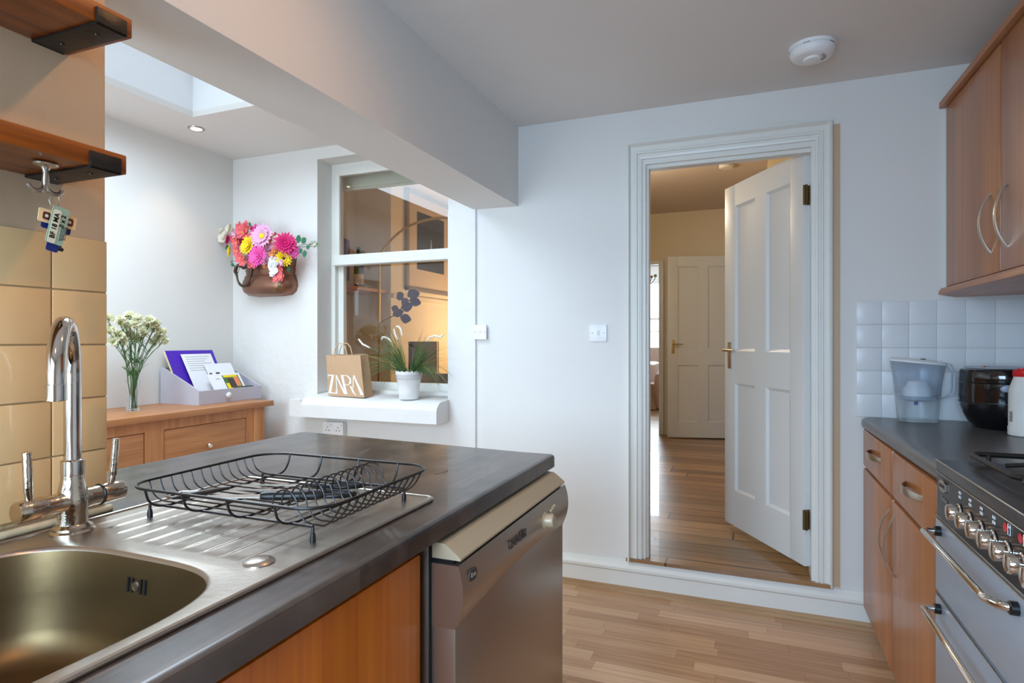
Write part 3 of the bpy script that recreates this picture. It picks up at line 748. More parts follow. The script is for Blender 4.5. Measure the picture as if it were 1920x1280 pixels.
# ---- mixer tap
fx, fy = -1.073, .676
tp = thing('mixer_tap', 'tall chrome swan-neck mixer tap with two levers behind the sink bowl', 'tap', (fx, fy, ZS))
Z = ZS
m = MB().lathe([(.033, 0), (.033, .004), (.029, .007), (.029, .011), (.0255, .013), (.0225, .016), (.0215, .035), (.0235, .045), (.0235, .058), (.021, .072), (.0175, .088), (.0165, .1), (.0165, .112), (.0155, .113)], (fx, fy, Z), (0, 0, 1), 40)
tb = obj('tap_body', m, 'chromeworn', tp)
for s in (-1, 1):
    m = MB().lathe([(.0215, 0), (.018, .018), (.0165, .03), (.0165, .045)], (fx, fy, Z + .054), (0, s, 0), 28)
    m.lathe([(.0172, .0455), (.0178, .047), (.0178, .083), (.0165, .0855), (0, .0855)], (fx, fy, Z + .054), (0, s, 0), 28)
    obj('valve_arm', m, 'chromeworn', tp)
    if s == 1: obj('seal_ring', MB().lathe([(.0174, .0435), (.0186, .0445), (.0186, .0465), (.0174, .0475)], (fx, fy, Z + .054), (0, s, 0), 28), 'black', tp)
    hx_ = fx; hy_ = fy + s * .066
    obj('lever', MB().tube([(hx_, hy_, Z + .066), (hx_ + .001, hy_ + s * .002, Z + .083), (hx_ + .001, hy_ + s * .0022, Z + .0835), (hx_ + .004, hy_ + s * .006, Z + .148), (hx_ + .004, hy_ + s * .006, Z + .149)], [.0055, .0055, .0065, .0065, .0055], 16), 'chromeworn', tp)
dv = Vector((.118, -.098, 0)); L = dv.length; dn = dv / L; ra = L / 2
pts = [Vector((fx, fy, Z + .10)), Vector((fx, fy, Z + .2)), Vector((fx, fy, 1.185))]
for i in range(1, 21):
    a = PI - PI * i / 20; pts.append(Vector((fx, fy, 1.185)) + dn * (ra + ra * math.cos(a)) + Vector((0, 0, ra * 1.08 * math.sin(a))))
end = pts[-1]; pts.append(end - Vector((0, 0, .012)))
obj('spout', MB().tube(pts, .0128, 24), 'chrome', tp)
obj('nozzle', MB().lathe([(.0128, 0), (.0138, -.001), (.0138, -.024), (.0118, -.025), (.0112, -.021), (0, -.021)], end - Vector((0, 0, .008)), (0, 0, 1), 28), 'chrome', tp)
obj('collar', MB().lathe([(.0165, 0), (.0175, .001), (.0175, .024), (.0155, .026), (.0128, .027)], (fx, fy, Z + .098), (0, 0, 1), 32), 'chrome', tp)

# ---- dish rack
rk = thing('dish_rack', 'black wire dish drying rack standing on the sink drainer', 'dish rack', (-.83, .93, ZS))
RX0, RX1, RY0, RY1, RZ = -1.052, -.612, .745, 1.105, .980
BX0, BX1, BY0, BY1, BZ = -1.03, -.658, .785, 1.10, .941
obj('top_rim', MB().tube(rrect(RX0, RX1, RY0, RY1, .06, RZ, 10), .0028, 8, closed=True), 'wire', rk)
m = MB()
m.tube([(BX0 + .005, BY0, BZ), (BX1, BY0, BZ)], .0026, 8); m.tube([(BX0 + .005, RY1 - .045, BZ), (BX1, RY1 - .045, BZ)], .0026, 8)
for yy in (.86, .93, 1.0): pass
for xx in (-.99, -.90, -.80, -.70):
    m.tube([(xx, RY0, RZ)] + bez((xx, RY0 + .003, RZ - .012), (xx, RY0 + .008, BZ + .002), (xx, BY0 + .01, BZ), 6) + [(xx, RY1 - .05, BZ)] + bez((xx, RY1 - .035, BZ), (xx, RY1 - .008, BZ + .002), (xx, RY1 - .002, RZ), 6), .0022, 8)
obj('base_wires', m, 'wire', rk)
m = MB(); NR = 12
for i in range(NR):
    y = RY0 + .055 + (RY1 - RY0 - .11) * i / (NR - 1)
    p = [(RX0, y, RZ)] + bez((RX0 + .004, y, RZ - .012), (RX0 + .012, y, BZ + .004), (RX0 + .045, y, BZ + .003), 6)
    p += [(-.80, y, BZ + .003)]
    p += bez((-.775, y, BZ + .003), (-.757, y, BZ + .006), (-.756, y, BZ + .022), 5)
    p += [(-.729 + .027 * math.cos(a), y, BZ + .022 + .027 * math.sin(a)) for a in [PI - PI * k / 10 for k in range(1, 10)]]
    p += bez((-.702, y, BZ + .02), (-.694, y, BZ + .0), (-.672, y, BZ - .002), 6)
    p += bez((-.655, y, BZ - .004), (-.628, y, BZ + .002), (RX1, y, RZ), 7)[1:]
    m.tube(p, .0015, 6)
obj('plate_holder_wires', m, 'wire', rk)
for (xx, yy) in ((BX0, BY0), (BX1, BY0), (BX1, RY1 - .0), (BX0, RY1 - .0)):
    yb = BY0 if yy == BY0 else RY1 - .045
    xo = .0
    lg = obj('foot', MB().tube([(xx, yb, BZ), (xx, yb, BZ - .008), (xx, yb, ZS + .004)], .0026, 8), 'wire', rk)
    obj('rubber_tip', MB().lathe([(.0048, 0), (.0048, .008), (.0036, .015), (.0026, .0155)], (xx, yb, ZS), (0, 0, 1), 12), 'black', lg)
# things lying in the rack
kf = thing('kitchen_knife', 'black-handled knife lying across the middle of the dish rack', 'knife', (-.82, .88, BZ + .006))
a0, a1 = Vector((-.735, .905, BZ + .0155)), Vector((-.835, .857, BZ + .0155))
obj('handle', MB().tube([a0, a0.lerp(a1, .1), a0.lerp(a1, .5), a0.lerp(a1, .9), a1], [.008, .0115, .0105, .0115, .009], 14, flat=.8), 'black', kf)
dd = (a1 - a0).normalized(); pp = Vector((-dd.y, dd.x, 0))
bl = [a1 + pp * .010, a1 - pp * .010, a1 + dd * .09 - pp * .010, a1 + dd * .125 + pp * .004, a1 + dd * .05 + pp * .011]
m = MB(); m.add([tuple(v + Vector((0, 0, .001))) for v in bl] + [tuple(v - Vector((0, 0, .001))) for v in bl], [(0, 1, 2, 3, 4), (9, 8, 7, 6, 5)] + [(i, (i + 1) % 5, 5 + (i + 1) % 5, 5 + i) for i in range(5)])
obj('blade', m, 'steel', kf)
sc = thing('scissors', 'pair of black-handled kitchen scissors lying towards the back of the dish rack', 'scissors', (-.86, 1.0, BZ + .006))
zc = BZ + .011
for s, h0, off in ((1, Vector((-.80, .985, zc)), 0), (-1, Vector((-.775, .945, zc)), .0)):
    ctr = h0 + Vector((.045, .012 * s, 0)); lp = []
    for k in range(20):
        a = 2 * PI * k / 20; q = Vector((math.cos(a) * .036, math.sin(a) * .015, 0)); q.rotate(Matrix.Rotation(math.radians(28), 3, 'Z')); lp.append(ctr + q)
    hd = obj('handle', MB().tube(lp, .0048, 10, closed=True).tube([lp[10], h0 - Vector((.03, .025 * .6, 0))], [.0055, .0045], 10), 'black', sc)
    e = h0 - Vector((.03, .015, 0)); tip = Vector((-.96, .90 + .02 * s, zc))
    d_ = (tip - e).normalized(); q = Vector((-d_.y, d_.x, 0)) * .007
    m = MB(); P = [e + q, e - q, tip]
    m.add([tuple(v + Vector((0, 0, .0012))) for v in P] + [tuple(v - Vector((0, 0, .0012))) for v in P], [(0, 1, 2), (5, 4, 3), (0, 3, 4, 1), (1, 4, 5, 2), (2, 5, 3, 0)])
    obj('blade', m, 'steel', sc)
pl = thing('vegetable_peeler', 'small black peeler lying at the left end of the dish rack', 'peeler', (-1.0, .82, BZ + .004))
m = MB().tube([(-.985, .795, BZ + .012), (-.975, .815, BZ + .0125), (-.955, .86, BZ + .014), (-.945, .885, BZ + .014)], [.004, .009, .0075, .005], 12, flat=.6)
obj('handle', m, 'black', pl)
obj('blade', MB().tube([(-.985, .797, BZ + .012), (-1.005, .80, BZ + .012), (-1.008, .835, BZ + .012), (-.975, .845, BZ + .013)], .0028, 8), 'steel', pl)

# ================================================================== SHELVES ON THE PIER
def make_shelf(z0, yend, label, grp=None, xf=-1.0, yback=-.9):
    t = thing('wall_shelf', label, 'shelf', (XL, yend, z0))
    obj('board', MB().box(XL, xf, yback, yend, z0, z0 + .033, .0025), 'shelf', t)
    for yb in (yend - .075, ):
        m = MB(); th = .004; w_ = .052
        y0, y1 = yend - .012 - w_, yend - .012
        m.box(XL + .0005, xf + .0045, y0, y1, z0 - th, z0, .0015)
        m.box(xf, xf + .0045, y0, y1, z0 - th, z0 + .024, .0015)
        m.box(XL + .0005, XL + .0045, y0, y1, z0 + .033, z0 + .05, .0015).box(XL + .0005, XL + .0045, y0, y1, z0 - th, z0 + .04)
        b = obj('bracket', m, 'iron', t)
        for xx in (XL + .04, xf - .035):
            obj('screw', MB().lathe([(.0045, 0), (.004, -.0018), (0, -.002)], (xx, (y0 + y1) / 2, z0 - th), (0, 0, 1), 12), 'black', b)
    return t
make_shelf(1.527, .719, 'lower stained wood wall shelf, the one with the coat hook screwed under it')
make_shelf(1.766, .729, 'upper stained wood wall shelf at the top left corner')
# double hook
hk = thing('coat_hook', 'nickel double hook screwed to the underside of the lower wall shelf', 'hook', (-1.05, .62, 1.527))
cxh, cyh, zh = -1.05, .62, 1.527
obj('base_plate', MB().lathe([(.0, -.001), (.017, -.0015), (.0185, -.003), (.017, -.0055), (.0075, -.008), (.0045, -.013), (.0042, -.03)], (cxh, cyh, zh), (0, 0, 1), 24, sx=.8), 'nickel', hk)
for s in (-1, 1):
    m = MB(); p = [(cxh, cyh, zh - .012)] + [(cxh, cyh + s * .001, zh - .03)] + [(cxh, cyh + s * (.0135 - .0125 * math.cos(a)), zh - .036 - .0125 * math.sin(a)) for a in [PI * k / 10 for k in range(0, 10)]] 
    m.tube(p, [.0042] * 2 + [.0036] * 7 + [.0032, .0034, .0036], 12); obj('hook_arm', m, 'nickel', hk)
# keys hanging on the hook
ky_ = thing('key_bunch', 'keys with paper labels hanging from the hook under the lower shelf', 'keys', (-1.05, .636, 1.48))
kx, kyy, kz = -1.05, .6335, 1.478
obj('split_ring', MB().tube([(kx + .0, kyy + .0075 * math.cos(a), kz - .009 + .0125 * math.sin(a)) for a in [2 * PI * k / 20 for k in range(20)]], .0012, 8, closed=True), 'nickel', ky_)
def card(name, mat, cy, cz, w_, h_, ang, x, th=.0015, r=.003, par=ky_):
    m = MB(); q = rrect(-w_ / 2, w_ / 2, -h_ / 2, h_ / 2, r, 0, 4); ca, sa = math.cos(ang), math.sin(ang)
    m.prism([(cy + a * ca - b * sa, cz + a * sa + b * ca) for a, b, _ in q], x, x + th, 'x'); return obj(name, m, mat, par)
A_ = math.radians(-12)
g1 = card('fob', 'taggreen', .636, 1.428, .026, .062, A_, kx + .003)
g2 = card('paper_label', 'tagwhite', .6305, 1.426, .012, .056, A_, kx + .0045, .0004)
g3 = card('blue_fob', 'navy', .632, 1.405, .018, .04, A_, kx + .0005)
def Mt(cy, cz, ang, x): return frame_M((x, cy, cz), (0, math.cos(ang), math.sin(ang)), (0, -math.sin(ang), math.cos(ang)))
text('handwriting', 'BF 18 MA', .0105, Mt(.6305, 1.427, A_ + PI / 2, kx + .0052), 'black', g2, bold=.0002)
text('handwriting', 'II x 2', .010, Mt(.643, 1.436, A_ + PI / 2, kx + .0048), 'black', g1, bold=.0002)
for i in range(4):
    text('printed_lines', 'please return to the office', .0022, Mt(.6395 + i * .0028, 1.415 + .0006 * i, A_ + PI / 2, kx + .0047), 'ink2', g1)
b1 = card('cream_card', 'keycream', .640, 1.440, .058, .022, math.radians(-7), kx - .004)
for dy in (-.017, .018):
    e_ = card('emblem', 'emblem', .640 + dy, 1.440 - dy * .12, .0115, .0125, math.radians(-7), kx - .0026, .0006, .003, b1)
    card('emblem_centre', 'tagwhite', .640 + dy, 1.440 - dy * .12, .005, .005, 0, kx - .002, .0004, .002, e_)
card('blue_card', 'navy', .640, 1.430, .045, .02, math.radians(-9), kx - .007)
obj('key', MB().tube([(kx, .639, 1.42), (kx + .001, .641, 1.392)], .0025, 8).tube([(kx + .001, .638, 1.391), (kx + .001, .645, 1.390)], .003, 8), 'iron', ky_)

# ================================================================== EXTENSION: sideboard and what stands on it
ZT = .885; BFX = -2.68
sb = thing('sideboard', 'oak sideboard with drawers against the extension wall', 'sideboard', (-2.9, 1.6, 0))
obj('top_board', MB().box(XE + .002, BFX, .2, 2.85, ZT - .032, ZT, .003), 'oak', sb)
obj('carcass', MB().box(XE + .01, BFX - .03, .24, 2.76, .14, ZT - .032), 'oak', sb)
m = MB(); m.box(BFX - .035, BFX - .018, .24, 2.78, .803, ZT - .032).box(BFX - .035, BFX - .018, 2.655, 2.71, .2, .803).box(BFX - .035, BFX - .018, 2.03, 2.13, .2, .803).box(BFX - .035, BFX - .018, 1.38, 1.48, .2, .803)
for a_, b_ in ((.30, 1.38), (1.48, 2.03), (2.13, 2.655)): m.box(BFX - .035, BFX - .018, a_, b_, .56, .60).box(BFX - .035, BFX - .018, a_, b_, .2, .24)
obj('face_frame', m, 'oak_v', sb)
for (y0, y1) in ((2.134, 2.651), (1.484, 2.026), (.85, 1.376)):
    dd_ = obj('door', MB().box(BFX - .038, BFX - .020, y0, y1, .244, .556, .003), 'oak_v', sb)
    obj('knob', MB().lathe([(.006, 0), (.0055, .012), (.012, .016), (.0135, .022), (.010, .027), (0, .028)], (BFX - .02, y0 + .06, .42), (1, 0, 0), 16), 'chrome', dd_)
for (xx, yy) in ((BFX - .075, 2.71), (BFX - .075, .22), (XE + .01, 2.71), (XE + .01, .22)):
    obj('leg', MB().box(xx, xx + .065, yy, yy + .075, 0, ZT - .032, .002), 'oak_v', sb)
for (y0, y1) in ((2.134, 2.651), (1.484, 2.026), (.85, 1.376)):
    dd_ = obj('drawer', MB().box(BFX - .04, BFX - .020, y0, y1, .604, .800, .003), 'oak', sb)
    obj('knob', MB().lathe([(.006, 0), (.0055, .012), (.012, .016), (.0135, .022), (.010, .027), (0, .028)], (BFX - .02, (y0 + y1) / 2 - .005, .685), (1, 0, 0), 16), 'chrome', dd_)
# vase of carnations
vx, vy = -2.94, 2.147
va = thing('glass_vase', 'small clear glass vase of water with the cream carnations on the sideboard', 'vase', (vx, vy, ZT))
VP = [(.031, 0), (.032, .004), (.031, .02), (.027, .05), (.0255, .08), (.028, .12), (.033, .160)]
m = MB(); m.lathe(VP + [(r - .0022, h) for r, h in VP[::-1]][:-1] + [(0, .008)], (vx, vy, ZT), (0, 0, 1), 32, cap=False)
m.add([tuple(Vector((vx, vy, ZT)) + Vector((VP[0][0] * math.cos(2 * PI * k / 32), VP[0][0] * math.sin(2 * PI * k / 32), 0))) for k in range(32)], [tuple(range(32))[::-1]])
obj('glass_body', m, 'vase', va)
bq = thing('carnation_bunch', 'bunch of cream carnations with long green stems in the glass vase', 'flowers', (vx, vy, ZT + .01))
rnd = random.Random(3)
def ruffle(mb, c, r, rn, n=26, petal=.5):
    c = Vector(c)
    for i in range(n):
        d = Vector((rn.gauss(0, 1), rn.gauss(0, 1), rn.gauss(.35, .8))).normalized()
        u = d.orthogonal().normalized(); u.rotate(Matrix.Rotation(rn.uniform(0, 6.28), 3, d)); v = d.cross(u)
        tip = c + d * r * rn.uniform(.75, 1.05); w_ = r * petal * rn.uniform(.7, 1.1)
        k = 5; vs = [c + d * r * .2]
        for j in range(k + 1):
            a = (j / k - .5) * 2
            vs.append(tip + u * w_ * a + d * (r * .16 * (1 if j % 2 else -1) - abs(a) * r * .22) + v * rn.uniform(-.1, .1) * r)
        mb.add(vs, [(0, j + 1, j + 2) for j in range(k)])
flw = [(-.115, 2.02, 1.37), (-.06, 2.10, 1.385)]
heads = []
targets = [(243, 592, 0), (203, 597, .04), (225, 601, .0), (205, 618, .03), (237, 612, -.02), (252, 607, .03), (267, 613, -.03), (281, 600, .02), (276, 610, 0), (292, 606, .01), (288, 615, -.02), (302, 622, 0), (242, 628, -.03), (255, 634, -.04), (268, 622, .0), (298, 633, -.02), (307, 637, 0), (290, 640, -.03), (222, 628, .01), (230, 640, .0), (212, 640, .02), (258, 598, .03)]
def unproj(u_, v_, dist_x):
    F_ = Vector((-math.sin(YAW), math.cos(YAW), 0)); R_ = Vector((math.cos(YAW), math.sin(YAW), 0))
    d = F_ + R_ * ((u_ - 960) / 1128) + Vector((0, 0, (640 - v_) / 1128))
    return Vector((0, 0, 1.24)) + d * (dist_x / d.x)
mh = []; ms = MB(); mse = MB()
for i, (a, b, dx) in enumerate(targets):
    h = unproj(a, b, vx + dx); base = Vector((vx + rnd.uniform(-.018, .018), vy + rnd.uniform(-.018, .018), ZT + .012))
    neck = Vector((vx + rnd.uniform(-.014, .014), vy + rnd.uniform(-.014, .014), ZT + .15)) + (h - Vector((vx, vy, h.z))) * .12
    p = [base.lerp(neck, k / 4) for k in range(4)] + bez(neck, neck + Vector((0, 0, .08)) + (h - neck) * .15, h - Vector((0, 0, .012)), 8)
    st = MB().tube(p, .0018, 6); 
    hd = MB(); ruffle(hd, h, .029, rnd, 44, .62)
    hh = obj('carnation_head', hd, 'carn', bq, smooth=0)
    obj('calyx', MB().lathe([(.001, -.022), (.005, -.018), (.006, -.006), (.009, .0)], h, (0, 0, 1), 10), 'sepal', hh)
    for k in range(4):
        q = p[5 + k * 2]; a_ = rnd.uniform(0, 6.28); ln = rnd.uniform(.04, .08)
        e1 = q + Vector((math.cos(a_) * ln * .35, math.sin(a_) * ln * .35, ln * .6)); e2 = q + Vector((math.cos(a_) * ln * .8, math.sin(a_) * ln * .8, ln * .75))
        st.tube([q] + bez(q, e1, e2, 4), [.0022] * 1 + [.0026, .0024, .0018, .0012, .0004], 5, flat=.3)
    obj('stem', st, 'stem', bq)
# grey letter tray
tx0, tx1, ty0, ty1 = -3.15, -2.85, 2.465, 2.925
lt = thing('letter_tray', 'lilac-grey sloped wooden letter box with a white knob on the sideboard', 'letter box', (-3.0, 2.69, ZT))
h0, h1 = .078, .205
m = MB()
for yy in (ty0, ty1 - .010): m.prism([(tx0, ZT + .0005), (tx1, ZT), (tx1, ZT + h0), (tx0 + .02, ZT + h1), (tx0, ZT + h1)], yy, yy + .010, 'y')
m.box(tx1 - .010, tx1 + .0006, ty0 + .010, ty1 - .010, ZT + .001, ZT + h0).box(tx0, tx0 + .01, ty0 + .010, ty1 - .010, ZT + .001, ZT + h1).box(tx0 + .01, tx1 - .01, ty0 + .010, ty1 - .010, ZT + .001, ZT + .008)
obj('box', m, 'lilac', lt)
m = MB(); kc = Vector((tx1, 2.655, ZT + .043))
m.lathe([(.005, 0), (.005, .008), (.014, .012), (.016, .018), (.013, .024), (.004, .027), (0, .027)], kc, (1, 0, 0), 20)
for k in range(8):
    a = 2 * PI * k / 8; m.lathe([(0, -.004), (.0045, 0), (0, .004)], kc + Vector((.018, .0145 * math.cos(a), .0145 * math.sin(a))), (1, 0, 0), 8)
obj('knob', m, 'white', lt)
def sheet(name, label, mat, yc, w_, xb, zb, xt, zt, th, cat, yskew=0, skew_top=0, edge=None, group=None):
    """leaning sheet between bottom line (xb,zb) and top line (xt,zt)"""
    t_ = thing(name, label, cat, (xb, yc, zb), group=group)
    d = Vector((xt - xb, 0, zt - zb)).normalized(); nrm = Vector((-d.z, 0, d.x)) * -1
    if nrm.x < 0: nrm = -nrm
    def P(y, f, o): return tuple(Vector((xb, y + yskew * f, zb)) + Vector((xt - xb, 0, zt - zb)) * f + nrm * o)
    y0, y1 = yc - w_ / 2, yc + w_ / 2
    m = MB(); vs = [P(y0, 0, 0), P(y1, 0, 0), P(y1, 1, 0), P(y0, 1, 0), P(y0, 0, th), P(y1, 0, th), P(y1, 1, th), P(y0, 1, th)]
    m.add(vs, [(0, 1, 2, 3), (7, 6, 5, 4), (0, 4, 5, 1), (1, 5, 6, 2), (2, 6, 7, 3), (3, 7, 4, 0)])
    obj(edge[0] if edge else 'page', m, mat, t_)
    def decal(n_, mt_, a0, a1, f0, f1, o=.0006):
        mm = MB(); ya, yb = y0 + a0 * w_, y0 + a1 * w_
        mm.add([P(ya, f0, th + o), P(yb, f0, th + o), P(yb, f1, th + o), P(ya, f1, th + o), P(ya, f0, th), P(yb, f0, th), P(yb, f1, th), P(ya, f1, th)], [(0, 1, 2, 3), (0, 4, 5, 1), (1, 5, 6, 2), (2, 6, 7, 3), (3, 7, 4, 0)])
        return obj(n_, mm, mt_, t_)
    return t_, decal
f_, dc = sheet('document_folder', 'purple folder with cream pages at the back of the letter box', 'yellowpaper', 2.635, .325, -2.99, .905, -3.135, 1.18, .012, 'folder', edge=('page_block',))
dc('cover', 'purple', 0, 1, .0, 1.0, .003)
f2, dc = sheet('printed_letter', 'white printed letter leaning against the purple folder', 'paper', 2.655, .21, -2.945, .905, -3.095, 1.165, .001, 'letter')
for k in range(7): dc('print_line', 'ink', .1, .9 - .1 * (k % 3), .93 - .05 * k, .94 - .05 * k, .0003)
f3, dc = sheet('brochure', 'white brochure leaning at the right of the printed letter', 'paper', 2.765, .20, -2.915, .905, -3.045, 1.105, .001, 'leaflet')
dc('print_block', 'ink2', .05, .14, .66, .73, .0003); dc('print_block', 'ink2', .28, .42, .66, .74, .0003); dc('print_line', 'ink', .3, .75, .52, .56, .0003)
f4, dc = sheet('picture_leaflet', 'leaflet with a yellow and green picture at the front of the letter box', 'paper', 2.735, .235, -2.872, .905, -2.965, 1.045, .0015, 'leaflet')
dc('picture', 'stem', .42, .93, .30, .93, .0004); dc('picture_detail', 'yellow', .45, .60, .33, .6, .0007); dc('picture_detail', 'orangepetal', .74, .9, .45, .88, .0007); dc('picture_detail', 'copperdark', .55, .75, .4, .78, .0009); dc('picture_detail', 'yellow', .45, .9, .84, .93, .0007)
dc('print_line', 'ink', .2, .33, .78, .81, .0003)
tag(obj('remote_control', MB().box(-2.885, -2.862, 2.805, 2.875, .945, .968, .004), 'black'), 'black oblong gadget standing at the right end of the letter box', 'gadget')

# downlight over it
dl = thing('downlight', 'lit recessed ceiling spotlight beside the skylight', 'ceiling light', (-2.882, 2.475, ZE))
obj('bezel', MB().lathe([(.030, -.001), (.030, -.006), (.040, -.006), (.043, -.002), (.043, 0)], (-2.882, 2.475, ZE), (0, 0, 1), 32), 'nickel', dl)
obj('bulb', MB().lathe([(0, -.003), (.028, -.003), (.030, -.001)], (-2.882, 2.475, ZE), (0, 0, 1), 24), 'lampglow', dl)

# ================================================================== COPPER WALL POT AND BOUQUET
px, pz = -2.835, 1.525
cpt = thing('copper_wall_pot', 'hammered copper half-pot hung on the extension back wall', 'wall pot', (px, WB, pz))
prof_ = [(.0, .0, .0), (.10, .0, .05), (.165, .008, .09), (.197, .03, .115), (.208, .062, .125), (.203, .095, .12), (.19, .125, .105), (.183, .14, .10), (.185, .155, .10), (.186, .175, .10), (.192, .21, .105), (.198, .235, .11)]
rings = []
for (rx, z, ry) in prof_:
    rings.append([(px + rx * math.cos(PI * k / 28), WB - .001 - ry * math.sin(PI * k / 28) ** .8, pz + z) for k in range(29)])
for (rx, z, ry) in prof_[::-1][:4]:
    rings.append([(px + (rx - .006) * math.cos(PI * k / 28), WB - .001 - (ry - .006) * math.sin(PI * k / 28) ** .8, pz + z) for k in range(29)])
m = MB(); m.loft(rings, False)
pot = obj('pot_body', m, 'copper', cpt, smooth=60)
for zz, off in ((.125, .001), (.165, .001)):
    i_ = 6 if zz < .15 else 9
    m = MB(); rx, _, ry = prof_[i_]
    m.tube([(px + (rx + .002) * math.cos(PI * k / 28), WB - .001 - (ry + .002) * math.sin(PI * k / 28) ** .8, pz + zz) for k in range(29)], .0025, 6); obj('raised_band', m, 'copper', pot)
# twisted bronze drop handle on the left front
hc = Vector((px - .105, WB - .118, pz + .145)); m = MB()
pts = [hc + Vector((.055 * math.cos(a), -.012, .0 + .075 * math.sin(a) - .01)) for a in [PI + PI * k / 14 for k in range(15)]]
m.tube(pts, [.006] * 4 + [.008] * 7 + [.006] * 4, 10)
for s in (-1, 1):
    b = hc + Vector((s * .055, -.008, -.01))
    m.tube([b + Vector((0, 0, -.02)), b + Vector((s * .012, -.006, .02)), b + Vector((0, -.01, .045)), b + Vector((-s * .012, -.004, .06)), b + Vector((-s * .02, 0, .045))], [.005, .011, .012, .009, .004], 10)
m.tube([hc + Vector((-.045, -.006, .045)), hc + Vector((0, -.012, .03)), hc + Vector((.045, -.006, .045))], [.006, .012, .006], 10)
obj('drop_handle', m, 'copperdark', cpt)

bo = thing('flower_bouquet', 'bright artificial flower arrangement in the copper wall pot', 'flowers', (px, WB - .06, pz + .2))
rn = random.Random(11)
def onwall(u_, v_, y):
    F_ = Vector((-math.sin(YAW), math.cos(YAW), 0)); R_ = Vector((math.cos(YAW), math.sin(YAW), 0))
    d = F_ + R_ * ((u_ - 960) / 1128) + Vector((0, 0, (640 - v_) / 1128)); return Vector((0, 0, 1.24)) + d * (y / d.y)
def petal(mb, c, d, up, ln, w_, curl=.15, th=0):
    d = d.normalized(); s_ = d.cross(up).normalized() * w_ / 2; c = Vector(c)
    vs = [c, c + d * ln * .35 + s_ * .7 + up * ln * .06, c + d * ln * .35 - s_ * .7 + up * ln * .06, c + d * ln * .75 + s_ + up * ln * curl * .6, c + d * ln * .75 - s_ + up * ln * curl * .6, c + d * ln + up * ln * curl * .4]
    mb.add(vs, [(0, 1, 2), (1, 3, 4, 2), (3, 5, 4)])
def daisy(c, r, n, nrm, layers=2, w_=.22, cup=.25, par=bo, mat='pink', cm='yellow', cr=.22, name='bloom'):
    r = r * (1.28 if n > 8 else 1.3); nrm = Vector(nrm).normalized(); u_ = nrm.orthogonal().normalized(); v_ = nrm.cross(u_); m = MB()
    for L_ in range(layers):
        f = 1 - .24 * L_; cu = cup + .28 * L_
        for k in range(n):
            a = 2 * PI * (k + .5 * (L_ % 2)) / n + rn.uniform(-.06, .06)
            d = (u_ * math.cos(a) + v_ * math.sin(a)) + nrm * cu
            petal(m, Vector(c) + nrm * .002 * L_, d, nrm, r * f * rn.uniform(.92, 1.05), r * w_ * f * 1.2)
    b = obj(name, m, mat, par, smooth=0)
    if cr: obj('bloom_centre', MB().lathe([(r * cr, .0), (r * cr * .9, r * .12), (r * cr * .4, r * .2), (0, r * .2)], Vector(c) + nrm * r * .12, nrm, 14), cm, b)
    return b
front = (.25, -1, .12)
def P(u_, v_, y): return onwall(u_, v_, y)
daisy(P(494, 444, 2.83), .066, 22, (.1, -1, .25), 2, .2, .2, mat='pinkpale', cm='yellow', cr=.2)
daisy(P(467, 461, 2.82), .05, 18, (-.1, -1, .2), 3, .26, .2, mat='yellow', cm='yellow', cr=.15)
daisy(P(485, 480, 2.78), .056, 22, (.05, -1, .1), 5, .16, .15, mat='pink', cm='pink', cr=.12)
daisy(P(536, 457, 2.84), .06, 20, (.6, -1, .3), 4, .18, .2, mat='magenta', cm='magenta', cr=.12)
daisy(P(546, 470, 2.86), .045, 18, (.9, -.8, -.1), 3, .18, .2, mat='pink', cm='magenta', cr=.12)
daisy(P(431, 450, 2.86), .045, 18, (-.8, -1, .2), 4, .2, .2, mat='magenta', cm='magenta', cr=.12)
daisy(P(433, 471, 2.84), .036, 16, (-.7, -1, 0), 2, .26, .2, mat='yellow', cm='yellow', cr=.2)
daisy(P(533, 484, 2.84), .042, 16, (.6, -1, -.2), 3, .26, .2, mat='yellow', cm='copperdark', cr=.18)
for (a, b, y, r, mt_) in ((456, 436, 2.86, .042, 'coral'), (463, 429, 2.88, .042, 'coral'), (451, 426, 2.9, .03, 'coral'), (445, 455, 2.84, .032, 'coral'), (446, 470, 2.84, .03, 'coral'), (451, 484, 2.84, .03, 'coral'), (481, 432, 2.9, .034, 'pink'), (525, 459, 2.84, .028, 'pinkpale'), (528, 470, 2.83, .028, 'orangepetal'), (518, 472, 2.83, .032, 'orangepetal'), (455, 492, 2.82, .022, 'coral'), (512, 478, 2.82, .026, 'orangepetal'), (530, 492, 2.82, .02, 'pinkpale'), (526, 507, 2.84, .030, 'coral'), (529, 519, 2.83, .027, 'coral'), (519, 523, 2.83, .024, 'coral'), (524, 498, 2.84, .024, 'coral'), (442, 440, 2.86, .026, 'pinkpale'), (470, 447, 2.86, .03, 'coral'), (512, 462, 2.86, .03, 'pinkpale')):
    daisy(P(a, b, y), r, 5, (rn.uniform(-.4, .4), -1, rn.uniform(-.2, .4)), 2, .52, .3, mat=mt_, cr=.1)
for a, b in ((505, 470), (508, 482), (503, 489), (512, 470), (450, 440), (441, 448), (520, 450), (508, 455), (447, 462), (457, 478), (463, 487), (474, 494), (516, 484), (500, 494)):
    daisy(P(a, b, 2.87), .03, 5, (rn.uniform(-.4, .4), -1, rn.uniform(-.2, .4)), 2, .6, .3, mat=rn.choice(('coral', 'pinkpale', 'orangepetal', 'ivory')), cr=.1)
for k in range(16):
    daisy(P(rn.uniform(445, 540), rn.uniform(440, 482), 2.9), .028, 5, (rn.uniform(-.4, .4), -1, rn.uniform(-.2, .4)), 2, .52, .3, mat=rn.choice(('coral', 'pinkpale', 'coral', 'orangepetal')), cr=.1)
